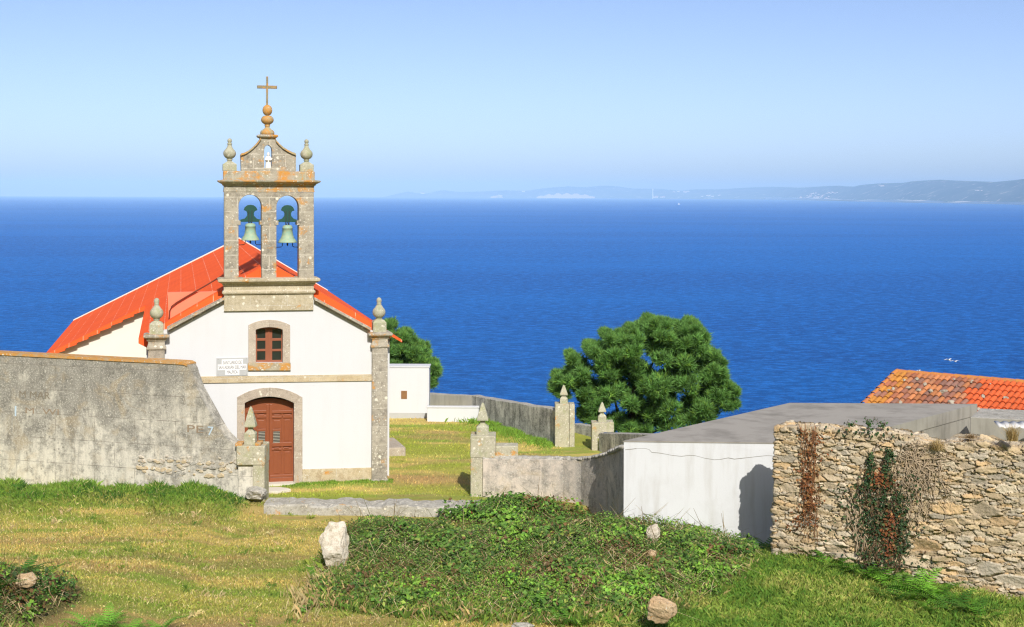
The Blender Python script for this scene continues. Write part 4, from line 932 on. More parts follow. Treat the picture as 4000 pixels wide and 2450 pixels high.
m = MB(); m.prism([(cx(2312),zz(2350,1653,D)),(cx(2398),zz(2350,1650,D)),(cx(2398),zz(2350,1690,D)),(cx(2345),zz(2350,1690,D)),(cx(2335),zz(2350,1712,D)),(cx(2335),-.6),(cx(2312),-.6)], 0, .7); m.build('pier_shaft', M['pier'], gp, bevel=.025)
m = MB(); spike(m, cx(2354), .36, D, zz(2354,1576,D), zz(2354,1612,D), 15, zz(2354,1626,D), zz(2354,1655,D), 16, W); m.build('finial', M['finial'], gp, bevel=.01)
q0 = P(2338,1692,54.2); q1 = P(2640,1700,47.5)
o = strip_wall('return_wall', [(q0.x+(q1.x-q0.x)*i/8,q0.y+(q1.y-q0.y)*i/8,-1,q0.z+(q1.z-q0.z)*i/8) for i in range(9)], .4, M['backwall']); tag(o, 'dark streaked wall running from the low rear pier to the shed', 'wall')
q0 = P(2240,1655,58.5); q1 = P(2330,1668,57.0)
o = strip_wall('outer_wall', [(q0.x+(q1.x-q0.x)*i/4,q0.y+(q1.y-q0.y)*i/4,-2,q0.z+(q1.z-q0.z)*i/4) for i in range(5)], .35, M['backwall']); tag(o, 'short length of grey wall seen between the two rear piers', 'wall')
# little white outbuilding and low wall
D = 62.0; ob = empty('outbuilding', P(1590,1628,D)); tag(ob, 'small plain white outbuilding with tiny brown shutter right of the chapel', 'outbuilding')
a = P(1490,1628,D)-ob.location; b = P(1676,1436,D)-ob.location
m = MB(); m.box(a.x,b.x,0,.9,-.6,b.z); m.build('wall', M['white'], ob, bevel=.02)
m = MB(); m.box(a.x-.05,b.x+.03,-.03,.93,b.z,b.z+.05); m.build('roof', M['white'], ob)
p0 = P(1567,1558,D)-ob.location; p1 = P(1590,1527,D)-ob.location; m = MB(); m.box(p0.x,p1.x,-.02,.05,p0.z,p1.z)
fr_ = m.build('shutter', M['shutter'], ob); 
m = MB(); m.box(a.x,b.x-.01,-.015,.02,-.6,.17); m.build('skirting', M['plate'], ob)
D = 61.2; a = P(1668,1646,D); b = P(1870,1594,D); m = MB(); m.box(0,b.x-a.x,0,.25,-.5,b.z-a.z); m.box(-.02,b.x-a.x+.02,-.03,.28,b.z-a.z,b.z-a.z+.06)
o = m.build('low_wall', M['white'], bevel=.015); o.location = a; tag(o, 'low white wall beside the small outbuilding', 'wall')

# ------------------------------------------------------------------ white shed with flat roof
A = P(2437,1722,39.5); zt = A.z; B_ = P(3225,1737,39.2)
def flatz(u,v,z): return G(u,v,z)
Cb = flatz(3812,1578,zt); Db = flatz(3085,1574,zt)
shed = empty('shed', (A.x,A.y,0)); tag(shed, 'white flat roofed shed with grey concrete slab behind the stone wall', 'shed')
lo = lambda p: (p.x-A.x, p.y-A.y)
plan = [lo(A),lo(B_),lo(Cb),lo(Db)]
m = MB(); m.hprism(plan, -.6, zt-.03); 
w_ = m.build('wall', M['shedwhite'], shed)
m = MB(); c_ = sum((Vector(p) for p in plan), Vector((0,0)))/4
m.hprism([tuple(c_+(Vector(p)-c_)*1.004) for p in plan], zt-.028, zt); m.build('roof', M['slab'], shed)
d = (Vector(plan[2])-Vector(plan[1])).normalized(); nrm = Vector((d.y,-d.x))*.02
b0 = Vector(plan[1]); b1 = Vector(plan[2])+d*.015
m = MB(); m.hprism([tuple(b0),tuple(b1),tuple(b1+nrm),tuple(b0+nrm)], -.6, zt-.36); m.hprism([tuple(b0),tuple(b1),tuple(b1+nrm*2.2),tuple(b0+nrm*2.2)], zt-.36, zt+.004); m.build('side_wall', M['sidewall'], shed)
ck = [(1630,948),(1672,944),(1700,940),(1760,939),(1785,948),(1800,965),(1840,968),(1870,972),(1930,984),(1990,990),(2040,984),(2080,986),(2140,1002),(2200,1012),(2240,1010),(2290,1000),(2330,1008),(2400,1000),(2464,993),(2540,985),(2620,990)]
m = MB(); r = random.Random(2); q_ = []
for a,b in ck:
    p = on_wall(1450+a*.6088, 1180+b*.6088, A, B_); q_.append((p.x-A.x, p.y-A.y-.004, p.z))
for i in range(len(q_)-1):
    a,b = q_[i],q_[i+1]; h_ = r.uniform(.003,.009); m.add([(a[0],a[1],a[2]-h_),(b[0],b[1],b[2]-h_),(b[0],b[1],b[2]+h_),(a[0],a[1],a[2]+h_)],[(0,1,2,3)])
m.build('crack', M['crack'], w_)
# concrete wall right of the shed
a = P(3790,1630,43.5); b = P(4250,1652,42.0); o = strip_wall('concrete_wall', [(a.x,a.y,0,a.z),(b.x,b.y,0,b.z)], 2.0, M['sidewall']); tag(o, 'plain grey concrete wall below the clay tiled roof', 'wall')
m = MB(); a = P(3905,1672,41.5); vs = []; fs = []
for i in range(41):
    for j in range(2): vs.append((i*.05, j*.5, (.022*math.sin(i*1.25)+j*.10)))
for i in range(40): fs.append((2*i,2*i+2,2*i+3,2*i+1))
m.add(vs, fs, 0, True); o = m.build('corrugated_sheet', M['corrug']); o.location = a; o.modifiers.new('solid','SOLIDIFY').thickness = .012
tag(o, 'pale corrugated sheet lying behind the top of the stone wall', 'roof sheet')

# ------------------------------------------------------------------ clay tiled house
R0 = P(3515,1455,53); E0 = P(3395,1575,50.9)
fall = Vector((E0.x-R0.x,E0.y-R0.y,E0.z-R0.z)).normalized(); e_ = Vector((-fall.y,fall.x,0)).normalized()
if e_.x < 0: e_ = -e_
up = e_.cross(fall); up = up if up.z > 0 else -up
house = empty('tiled_house', (R0.x,R0.y,0)); tag(house, 'house with patched clay tile roof weighted with stones', 'house')
base = Vector((0,0,R0.z)); V=[]; Fc=[]; Cc=[]
cw_, ex = .212, .46; ncol, nrow = 36, 7; r = random.Random(9)
def tile(c, rw):
    a0 = c*cw_; s0 = rw*ex-.05; s1 = s0+ex+.09
    new = (a0-3.1+.45*s0*0) > 0
    if a0 > 3.0+.25*math.sin(rw*2.1): col = np.array((.70,.135,.04))*r.uniform(.85,1.1)
    else:
        col = np.array(r.choice([(.40,.15,.08),(.46,.2,.1),(.34,.15,.1),(.5,.2,.08),(.30,.16,.12),(.55,.22,.09)]))*r.uniform(.8,1.15)
    if (a0 < .5 and r.random() < .5) or (rw == 0 and a0 < 1.2 and r.random() < .5): col = np.array((.58,.25,.05))*r.uniform(.8,1.1)
    b = len(V); n = 7; jx = r.uniform(-.008,.008); jz = r.uniform(0,.01)
    for s,rad,lift in ((s0,.082,.0),(s1,.105,.03)):
        for i in range(n):
            t = math.pi*i/(n-1); V.append(base+e_*(a0+jx+math.cos(t)*rad)+fall*s+up*(math.sin(t)*rad*.85+lift+jz)); Cc.append(col)
    for i in range(n-1): Fc.append((b+i,b+i+1,b+n+i+1,b+n+i))
    b2 = len(V)                       # front lip thickness
    for i in range(n):
        t = math.pi*i/(n-1); V.append(base+e_*(a0+jx+math.cos(t)*.088)+fall*s1+up*(math.sin(t)*.088*.8+.02+jz)); Cc.append(col*.8)
    for i in range(n-1): Fc.append((b+n+i,b+n+i+1,b2+i+1,b2+i))
for rw in range(nrow):
    for c in range(ncol): tile(c, rw)
b = len(V); 
for s_,a_ in ((0,-.12),(0,ncol*cw_),(nrow*ex,ncol*cw_),(nrow*ex,-.12)): V.append(base+e_*a_+fall*s_-up*.0); Cc.append(np.array((.28,.12,.07)))
Fc.append((b,b+1,b+2,b+3))
rf = mesh_np('roof', np.array([tuple(v) for v in V]), np.array(Fc), M['tile'], np.array(Cc), house)
V=[]; Fc=[]; Cc=[]
for i in range(17):                      # ridge tiles and verge tiles
    b = len(V)
    for s,rad in ((i*.44-.1,.12),(i*.44+.4,.1)):
        for k in range(8):
            t = math.pi*k/7; V.append(base+e_*s+Vector((0,0,1))*(math.sin(t)*rad)+e_.cross(Vector((0,0,1)))*math.cos(t)*rad*1.2); Cc.append(np.array(r.choice([(.55,.24,.06),(.5,.2,.09),(.6,.2,.07)])))
    for k in range(7): Fc.append((b+k,b+k+1,b+9+k,b+8+k))
mesh_np('ridge', np.array([tuple(v) for v in V]), np.array(Fc), M['tile'], np.array(Cc), rf)
V=[]; Fc=[]; Cc=[]
for i in range(7):
    b = len(V)
    for s,rad,l in ((i*.44-.05,.09,.03),(i*.44+.44,.11,.06)):
        for k in range(7):
            t = math.pi*k/6; V.append(base-e_*.1+fall*s+e_*math.cos(t)*rad+up*(math.sin(t)*rad+l)); Cc.append(np.array(r.choice([(.58,.27,.05),(.5,.2,.08),(.6,.2,.07)])))
    for k in range(6): Fc.append((b+k,b+k+1,b+8+k,b+7+k))
mesh_np('verge', np.array([tuple(v) for v in V]), np.array(Fc), M['tile'], np.array(Cc), rf)
m = MB(); fh = Vector((fall.x,fall.y,0)); fl = nrow*ex; q4 = [e_*.1, e_*(ncol*cw_-.1), e_*(ncol*cw_-.1)+fh*(fl-.3), e_*.1+fh*(fl-.3)]
n4 = len(q4); tops = [R0.z-.12, R0.z-.12, R0.z-.12+fall.z*(fl-.4), R0.z-.12+fall.z*(fl-.4)]
vs = [(p.x,p.y,-1) for p in q4]+[(p.x,p.y,t) for p,t in zip(q4,tops)]
m.add(vs, [(0,1,5,4),(1,2,6,5),(2,3,7,6),(3,0,4,7),(4,5,6,7),(3,2,1,0)]); m.build('wall', M['concrete'], house)
def on_roof(u, v):
    rr = ray(u,v); p0 = Vector(R0)+up*.09; k = (p0-CAM).dot(up)/rr.dot(up); return CAM+rr*k
z4 = [(870,405,75,60),(1100,355,70,70),(665,425,70,60),(1020,445,100,75),(1185,455,95,75),(1355,460,105,85),(1470,610,110,60),(1900,525,80,60),(2215,545,65,70),(2085,780,95,75),(2400,800,80,75),(1835,705,80,80),(1510,290,60,50),(1745,320,60,40),(2000,350,40,40),(2105,350,30,30),(990,285,70,40),(820,305,60,35),(1540,380,40,35),(765,610,80,35),(600,440,50,40)]
protos = [rock_mesh('ballast_stone', M['roof_stone'], 60+i, 1, .8, .62, 3, .4) for i in range(3)]
lab_old = 'pale stone weighing down the old clay tiles'; lab_new = 'stone weighing down the new orange clay tiles'
for i,(a,b,w2,h2) in enumerate(z4):
    p = on_roof(3300+a*.2841, 1400+b*.2841)
    o = protos[i] if i < 3 else protos[i%3].copy()
    if i >= 3: COL.objects.link(o)
    sc_ = px(max(w2,h2)*.2841,52)/2*1.05; o.location = p; o.scale = (sc_,sc_,sc_); o.rotation_euler = (random.uniform(-.3,.3),random.uniform(-.7,-.1),random.uniform(0,6))
    tag(o, lab_new if a > 1800 and b > 450 else lab_old, 'stone', 'stones weighing down the tiled roof')

# ------------------------------------------------------------------ rubble stone wall
SW0, SW1 = P(3030,1650,37.0), P(4000,1715,34.0)
ev = Vector((SW1.x-SW0.x,SW1.y-SW0.y,0)); LEN = ev.length*1.28; ev.normalize(); nv = Vector((ev.y,-ev.x,0)); nv = nv if nv.y < 0 else -nv
TP = [(3030,1652),(3048,1643),(3110,1646),(3220,1652),(3324,1664),(3420,1672),(3498,1680),(3600,1695),(3658,1706),(3742,1712),(3811,1708),(3900,1712),(4000,1722),(4300,1740)]
ta = []; tz = []
for u,v in TP:
    p = on_wall(u,v,SW0,SW1); ta.append((p-SW0).dot(ev)); tz.append(p.z)
ZB = -.5
def top_at(a): return np.interp(a, ta, tz)
r = random.Random(21); seeds = []
Wd = LEN; Hh = 4.6
def overl(a,z,w_,h_):
    for (b,y,w2,h2,_) in seeds:
        dx = (a-b)/(w_+w2); dz = (z-y)/(h_+h2)
        if dx*dx+dz*dz < .8: return True
    return False
for wmin,wmax,asp,tries in ((.28,.44,(2.0,3.2),45),(.15,.26,(2.0,4.6),900),(.085,.15,(2.0,5.0),3600),(.045,.085,(1.8,4.6),9500)):
    for _ in range(tries):
        a = r.uniform(-.8,Wd); z = r.uniform(ZB,Hh)
        w_ = r.uniform(wmin,wmax)
        if wmax > .2 and a < 2.3 and r.random() < .75: continue
        h_ = w_/r.uniform(*asp)
        if wmin > .25 and (z > 2.2 or a < 2.6): continue
        if not overl(a,z,w_,h_): seeds.append((a,z,w_,h_,r.random()))
S = np.array(seeds); st = .017
pa = np.arange(-.62,Wd,st); pq = np.arange(ZB,4.75,st); PA, PQ = np.meshgrid(pa,pq); fa = PA.ravel()+.04*(fbm(PA.ravel()*4,PQ.ravel()*6,5)-.5); fq = PQ.ravel()+.035*(fbm(PA.ravel()*5,PQ.ravel()*7,6)-.5)+.05*fa*0
tilt = .06
nP = len(fa); d1 = np.full(nP,9e9); d2 = np.full(nP,9e9); i1 = np.zeros(nP,int)
order = np.argsort(S[:,0])
for s0 in range(0, nP, 20000):
    sl_ = slice(s0, min(s0+20000,nP)); 
    da = (fa[sl_,None]-S[None,:,0]); dz_ = (fq[sl_,None]-S[None,:,1])+da*(S[None,:,4]-.5)*.25
    dd = np.sqrt((da/S[None,:,2])**2+(dz_/S[None,:,3])**2)*1.0
    ii = np.argmin(dd,1); m1 = dd[np.arange(len(ii)),ii]; dd[np.arange(len(ii)),ii] = 9e9; m2 = dd.min(1)
    d1[sl_] = m1; d2[sl_] = m2; i1[sl_] = ii
edge = (d2-d1)/(d2+d1+1e-6)
rs = np.random.default_rng(5); ns = len(S)
hgt = rs.uniform(.03,.085,ns); tx_ = rs.normal(0,.22,ns); tz_ = rs.normal(0,.2,ns)
pal = np.array([(.72,.56,.34),(.66,.54,.37),(.61,.54,.42),(.76,.53,.28),(.84,.72,.54),(.73,.62,.45),(.50,.39,.24),(.75,.60,.38)])
cs_ = pal[rs.choice(len(pal),ns,p=[.2,.16,.15,.1,.12,.12,.07,.08])]*rs.uniform(.62,1.0,(ns,1))
prot = sstep(.005,.11,edge)*hgt[i1]*(1+.0*fa)+sstep(.05,.3,edge)*((fa-S[i1,0])*tx_[i1]+(fq-S[i1,1])*tz_[i1])*.9
prot = np.clip(prot,-.02,.14)+.03*(fbm(fa*9,fq*20,8)-.5)+.022*(fbm(fa*28,fq*40,9)-.5)
k = sstep(.012,.06,edge)[:,None]; colr = cs_[i1]*k+np.array((.40,.32,.215))*(1-k)
# pale pointing at the upper left part of the wall
pt = (sstep(2.6,1.0,fa)*sstep(.8,1.4,fq)*.55)*(fbm(fa*1.2,fq*1.2,33) > .45); colr = colr*(1-(pt*(1-k[:,0])*.9)[:,None])+np.array((.45,.40,.31))*(pt*(1-k[:,0])*.9)[:,None]
topz = top_at(np.clip(PA.ravel(),0,None))-.17+.10*(vn(PA.ravel()*3.1,0*PA.ravel(),3)-.5)
aa = np.clip(PA.ravel(),0,None); backp = np.maximum(np.clip(-PA.ravel(),0,None), np.clip(PQ.ravel()-topz,0,.58)); zq = np.minimum(PQ.ravel(), topz)
we = sstep(.06,-.10,PA.ravel()); wt_ = sstep(-.08,.10,PQ.ravel()-topz)
EV = np.array(ev); NV = np.array(nv)
outw = NV[None,:]*((1-we)*(1-wt_))[:,None]-EV[None,:]*(we*(1-wt_*.5))[:,None]+np.array((0,0,1.0))[None,:]*wt_[:,None]; outw /= np.linalg.norm(outw,axis=1)[:,None]
batter = -.04*(zq-0)
pos = np.array(SW0)[None,:]*np.array((1,1,0))+EV[None,:]*aa[:,None]-NV[None,:]*(backp+0.0)[:,None]+np.array((0,0,1.0))[None,:]*zq[:,None]+outw*prot[:,None]
pos += -EV[None,:]*(we*(.10*(1-np.clip(zq/3.8,0,1))))[:,None]
idx = np.arange(nP).reshape(len(pq),len(pa)); faces = np.stack([idx[:-1,:-1],idx[:-1,1:],idx[1:,1:],idx[1:,:-1]],-1).reshape(-1,4)
sw = mesh_np('stone_wall', pos, faces, M['rubble'], colr, smooth=True)
tag(sw, 'tall rubble stone wall with climbing ivy on the right', 'wall')
def wallp(u, v, d=.08): return on_wall(u,v,SW0,SW1)+nv*d
# climbers on the wall
def climber(name, label, stems, leafspec, stemcol, cat, seed):
    r = random.Random(seed); e = empty(name, wallp(*stems[0][0])); e.location.z = float(gh(e.location.x,e.location.y)); tag(e, label, cat); o_ = Vector(e.location)
    m = MB()
    for pts, rad, nn in stems:
        pass
    return e
def stems_mesh(e, lines, mat):
    m = MB(); o_ = Vector(e.location)
    for pts, rad in lines: m.tube([p-o_ for p in pts], rad, 5)
    return m.build('stem', mat, e)
def wander(r, u0, v0, u1, v1, n, amp):
    out = []; du = dv = 0
    for i in range(n+1):
        f = i/n; du = du*.75+r.uniform(-amp,amp); out.append(wallp(u0+(u1-u0)*f+du*1.5, v0+(v1-v0)*f+r.uniform(-amp,amp)*.7, .075+r.uniform(0,.05)))
    return out
M['stem'] = flat('pale_dry_stems', (.46,.36,.25), .9, .1, .2, 12); M['stemred'] = flat('reddish_stems', (.24,.11,.05), .9, .1, .2, 12); M['stemdark'] = flat('dark_stems', (.15,.10,.06), .9, .1, .2)
def leaves_mesh(e, centers, pal, wts, size, name='leaves'):
    c = np.array([tuple(p) for p in centers]); n = len(c); nn = np.tile(np.array(nv)[None,:],(n,1))+RNG.normal(size=(n,3))*.5+np.array((0,-.1,.35)); nn /= np.linalg.norm(nn,axis=1)[:,None]
    v,f,cc = leaf_cloud(c-np.array(e.location)[None,:], nn, RNG.uniform(size*.6,size*1.4,n), palette(n,pal,wts)); return mesh_np(name, v, f, M['leaf'], cc, e)
def zone(r, poly, n, spread):       # points along a px polyline, spread sideways
    out = []
    for _ in range(n):
        i = r.randrange(len(poly)-1); f = r.random(); (u0,v0,s0),(u1,v1,s1) = poly[i],poly[i+1]; s_ = s0+(s1-s0)*f
        out.append(wallp(u0+(u1-u0)*f+r.gauss(0,s_), v0+(v1-v0)*f+r.gauss(0,8), r.uniform(.07,.17)))
    return out
Z6 = lambda x,y: (2350+x*.696, 1400+y*.696)
r = random.Random(31)
e = empty('dry_vine', wallp(3160,2080)); e.location.z = .3; tag(e, 'withered red brown creeper hanging near the left end of the stone wall', 'vine')
ln = []
for k in range(16):
    a = Z6(1150+r.uniform(-30,70), 370+r.uniform(-10,60)); b = Z6(1180+r.uniform(-60,40), 780+r.uniform(-40,160)); ln.append((wander(r,a[0],a[1],b[0],b[1],14,5), .007))
for k in range(9):
    a = Z6(1185,780+r.uniform(-40,60)); b = Z6(1060+r.uniform(-40,150), 980+r.uniform(-40,60)); ln.append((wander(r,a[0],a[1],b[0],b[1],10,5), .006))
stems_mesh(e, ln, M['stemred'])
pl = [Z6(1150,380)+(20,),Z6(1195,480)+(32,),Z6(1175,600)+(26,),Z6(1160,700)+(20,),Z6(1190,790)+(18,),Z6(1150,850)+(22,),Z6(1110,960)+(42,)]
leaves_mesh(e, zone(r,pl,400,1.3), [(.28,.10,.035),(.36,.17,.06),(.2,.08,.03),(.42,.24,.1)], [4,3,3,1], .06)
e = empty('ivy', wallp(3440,2200)); e.location.z = .1; tag(e, 'dark green ivy with a rusty patch climbing the middle of the stone wall', 'ivy')
ln = []
for k in range(34):
    x0 = r.uniform(-60,190); a = Z6(1500+x0+r.uniform(-20,20),1180); b = Z6(1490+x0*.9, 540+r.uniform(0,330)); ln.append((wander(r,a[0],a[1],b[0],b[1],20,6), r.uniform(.006,.012)))
stems_mesh(e, ln, M['stemdark'])
p1 = [Z6(1512,530)+(6,),Z6(1520,640)+(9,),Z6(1490,740)+(22,),Z6(1500,860)+(30,),Z6(1520,980)+(34,),Z6(1560,1190)+(44,)]
p2 = [Z6(1625,510)+(10,),Z6(1610,640)+(10,),Z6(1600,760)+(26,),Z6(1580,860)+(30,),Z6(1570,980)+(34,),Z6(1600,1200)+(44,)]
p3 = [Z6(1690,720)+(12,),Z6(1685,860)+(16,),Z6(1680,980)+(18,),Z6(1680,1100)+(18,)]
leaves_mesh(e, zone(r,p1,520,1)+zone(r,p2,540,1)+zone(r,p3,290,1)+zone(r,[Z6(1380,700)+(40,),Z6(1440,900)+(50,),Z6(1500,1180)+(90,)],160,1)+zone(r,[Z6(1740,640)+(30,),Z6(1720,900)+(40,),Z6(1690,1180)+(70,)],140,1)+zone(r,[Z6(1400,390)+(90,),Z6(1620,430)+(60,)],55,1), [(.03,.065,.025),(.05,.10,.035),(.09,.15,.05),(.2,.14,.07)], [5,4,1.8,1.6], .07)
leaves_mesh(e, zone(r,[Z6(1640,860)+(12,),Z6(1630,930)+(18,),Z6(1625,1010)+(14,),Z6(1620,1130)+(14,)],240,1)+zone(r,[Z6(1560,640)+(20,),Z6(1600,720)+(20,)],150,1), [(.32,.11,.04),(.4,.2,.08),(.2,.08,.04)], [4,2,2], .07, 'withered_leaves')
e = empty('leafless_creeper', wallp(3560,2200)); e.location.z = .1; tag(e, 'tangle of pale leafless creeper stems right of the dark ivy', 'vine')
ln = []
for k in range(70):
    x0 = r.gauss(1800,85); y0 = 470+r.uniform(-20,180); L_ = r.uniform(120,420); a = Z6(x0,y0); b = Z6(x0+r.uniform(-130,70),y0+L_); ln.append((wander(r,a[0],a[1],b[0],b[1],max(6,int(L_/18)),7), r.uniform(.004,.011)))
for k in range(22):
    x0 = r.uniform(1640,1900); y0 = r.uniform(470,640); a = Z6(x0,y0); b = Z6(x0+r.uniform(60,160),y0+r.uniform(-20,70)); ln.append((wander(r,a[0],a[1],b[0],b[1],8,4), r.uniform(.006,.012)))
stems_mesh(e, ln, M['stem'])
e = empty('leafless_creeper', wallp(3330,2150)); e.location.z = .1; tag(e, 'fan of pale creeper stems left of the dark ivy', 'vine')
ln = []
for k in range(34):
    a = Z6(r.uniform(1370,1470),r.uniform(740,880)); b = Z6(r.uniform(1440,1500),r.uniform(1000,1120)); ln.append((wander(r,a[0],a[1],b[0],b[1],9,5), r.uniform(.007,.013)))
stems_mesh(e, ln, M['stem'])
# tufts of dry grass and weeds on the wall top
def tuft(u, v, D, hgt_, spread, n, cols, label, name='grass_tuft', droop=.5, cat='grass tuft'):
    p = P(u,v,D); V=[]; Fc=[]; Cc=[]; r = random.Random(int(u))
    for i in range(n):
        a = r.uniform(0,6.28); l = r.uniform(.5,1)*hgt_; s_ = r.uniform(.1,1)*spread; b = Vector((r.gauss(0,.05),r.gauss(0,.05),0)); d = Vector((math.cos(a)*s_,math.sin(a)*s_,1)).normalized()
        mid = b+d*l*.6; tip = b+d*l+Vector((math.cos(a)*s_*.2,math.sin(a)*s_*.2,-l*droop*s_)); wv = Vector((math.sin(a),-math.cos(a),0))*.006
        k = len(V); V += [b-wv,b+wv,mid+wv*.7,tip,mid-wv*.7]; Fc += [(k,k+1,k+2),(k,k+2,k+4),(k+4,k+2,k+3)]; c = np.array(r.choice(cols))*r.uniform(.8,1.2); Cc += [c]*5
    o = mesh_np(name, np.array([tuple(v) for v in V]), np.array(Fc), M['blade'], np.array(Cc)); o.location = p; return tag(o, label, cat)
GD = [(.55,.42,.2),(.48,.34,.14),(.6,.48,.26)]
tuft(3660,1758,34.9,.42,1.0,240,GD,'drooping golden dry grass tuft on the face of the stone wall',droop=.9)
tuft(3955,1722,33.9,.48,.8,260,GD,'pale dry grass tuft standing on top of the stone wall at the right edge',droop=.2)
tuft(3790,1712,34.6,.16,1.3,160,[(.3,.2,.1),(.4,.28,.14)],'low brown dry grass on the stone wall top below the concrete wall',droop=.5)
def weed(u, v, D, hgt_, label):
    p = P(u,v,D); e = empty('weed', p); tag(e, label, 'weed'); m = MB(); r = random.Random(int(u)); cs=[]
    for k in range(4):
        tip = Vector((r.uniform(-.15,.15),r.uniform(-.1,.1),hgt_*r.uniform(.6,1))); m.tube([Vector((0,0,-.03)),tip*.5+Vector((r.uniform(-.03,.03),0,0)),tip],.005,4)
        for i in range(14): cs.append(tip*r.uniform(.1,1)+Vector((r.gauss(0,.035),r.gauss(0,.035),r.gauss(0,.02))))
    m.build('stem', M['stemdark'], e); n = len(cs); c = np.array([tuple(q) for q in cs]); nn = RNG.normal(size=(n,3)); nn /= np.linalg.norm(nn,axis=1)[:,None]
    v_,f_,cc = leaf_cloud(c, nn, RNG.uniform(.03,.075,n), palette(n,[(.04,.12,.03),(.07,.17,.04),(.05,.05,.03)],[3,3,1])); mesh_np('leaves', v_, f_, M['leaf'], cc, e)
weed(3395,1672,36.0,.32,'small green weed sprouting at the middle of the stone wall top')
weed(3445,1678,35.8,.3,'small dark weed on the stone wall top just right of the greenest one')
weed(3325,1664,36.2,.14,'tiny creeping weed on the stone wall top above the dry creeper')

# ------------------------------------------------------------------ pines
def pine(name, label, lobes, D, cz0, trunk_px, seed, thick, limbs):
    r = np.random.default_rng(seed); e = empty(name, P(trunk_px[0],trunk_px[1],D)); e.location.z = float(gh(e.location.x,e.location.y)) if True else 0; tag(e, label, 'pine tree'); o_ = np.array(e.location)
    cen = np.array([tuple(P(u,v,D)) for u,v,_ in lobes]); rad = np.array([px(q,D) for _,_,q in lobes])
    mid = cen.mean(0); ext = np.abs(cen-mid).max(0)
    allc=[]; allr=[]
    for c,ra in zip(cen,rad):
        rho = np.clip(math.hypot((c[0]-mid[0])/(ext[0]+.3),(c[2]-mid[2])/(ext[2]+.3)),0,1); dep = thick*math.sqrt(1-rho*rho*.85)
        for k in (-1,-.5,0,.45,1):
            jit_ = r.normal(size=3)*ra*.25; allc.append(c+np.array((jit_[0],k*dep*r.uniform(.7,1.05),jit_[2]*.6-abs(k)*ra*.3))); allr.append(ra*(r.uniform(.66,.95)*(1-.12*abs(k)) if k else r.uniform(.95,1.15)))
    V=[]; Fc=[]; Cc=[]; base_c = np.array((.125,.27,.06))
    for c,ra in zip(allc,allr):
        nt = int(235*max(.5,(ra/.9))**1.5); d = r.normal(size=(nt,3)); d[:,2] = d[:,2]*.85+.22; d /= np.linalg.norm(d,axis=1)[:,None]
        # sub-clumps make the lobes bumpy
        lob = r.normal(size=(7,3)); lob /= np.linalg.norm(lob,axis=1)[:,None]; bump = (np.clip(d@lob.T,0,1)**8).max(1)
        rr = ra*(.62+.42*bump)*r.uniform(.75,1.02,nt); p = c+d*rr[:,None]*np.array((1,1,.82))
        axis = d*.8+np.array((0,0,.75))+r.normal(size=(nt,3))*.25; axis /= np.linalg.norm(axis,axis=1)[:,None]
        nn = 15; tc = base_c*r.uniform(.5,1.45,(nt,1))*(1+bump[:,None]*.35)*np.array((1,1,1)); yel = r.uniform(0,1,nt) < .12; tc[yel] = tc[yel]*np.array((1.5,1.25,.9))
        for q in range(nn):
            dd = axis+r.normal(size=(nt,3))*.55; dd /= np.linalg.norm(dd,axis=1)[:,None]; ln = r.uniform(.13,.32,nt)
            sd = np.cross(dd,r.normal(size=(nt,3))); sd /= np.linalg.norm(sd,axis=1)[:,None]; wv = sd*.017
            b0 = p+axis*r.uniform(-.12,.05,(nt,1)); V.append(np.stack([b0-wv,b0+wv,b0+dd*ln[:,None]],1).reshape(-1,3)); Cc.append(np.repeat(tc,3,0))
    V = np.concatenate(V); Cc = np.concatenate(Cc); Fc = np.arange(len(V)).reshape(-1,3)
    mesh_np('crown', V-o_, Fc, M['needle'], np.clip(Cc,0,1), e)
    m = MB(); rr_ = random.Random(seed); top = Vector(P(trunk_px[0]+limbs[0],limbs[1],D)); b0 = Vector(e.location)+Vector((0,0,-.3)); pts = [b0.lerp(top,f)+Vector((.15*math.sin(f*5),.1*math.cos(f*4),0)) for f in [i/8 for i in range(9)]]
    m.tube([p-Vector(o_) for p in pts], [.24*(1-.75*i/8) for i in range(9)], 8); m.build('trunk', M['bark'], e)
    for k in range(len(cen)):
        if rad[k] < px(55,D): continue
        s_ = pts[2+rr_.randrange(4)]; c = Vector(cen[k]); mm = s_.lerp(c,.5)+Vector((0,rr_.uniform(-.3,.3),-.25))
        m = MB(); m.tube([q-Vector(o_) for q in (s_,mm,c)], [.085,.06,.02], 6); m.build('limb', M['bark'], e)
z5 = lambda a,b,c: (1450+a*.6088, 1180+b*.6088, c*.6088)
LB = [(1800,165,70),(1780,130,35),(1690,190,70),(1560,260,80),(1510,225,35),(1440,330,70),(1400,290,35),(1320,410,85),(1230,490,75),(1195,560,45),(1350,540,90),(1500,420,115),(1650,310,110),(1850,270,115),(2030,190,75),(2060,140,30),(2110,260,75),(2000,340,110),(1550,540,120),(1750,460,130),(1950,480,130),(2130,420,80),(2240,400,40),(2250,440,45),(2270,520,60),(2200,570,100),(2290,640,50),(2090,640,115),(1870,630,125),(1710,620,90),(1640,790,70),(1850,740,100),(2050,720,85),(2180,690,75),(1390,630,70),(1410,730,50),(1560,775,70),(1740,790,60),(1345,735,45),(1740,700,60),(1450,610,60),(1930,245,62),(1870,190,45),(1640,250,85),(1480,310,70),(1985,215,40),(1760,150,60),(2190,330,50),(2170,380,60),(1795,105,22),(1880,120,26),(2075,130,24),(2120,180,28),(1660,165,26),(1500,200,24),(1380,280,26),(1265,345,28),(1170,480,28),(1150,545,26),(2235,360,22),(2330,560,30),(2335,650,30),(1990,150,24),(1600,215,28)]
LB = [(1760+(a-1760)*.955, 470+(b-470)*.965, c_*.98) for a,b,c_ in LB]
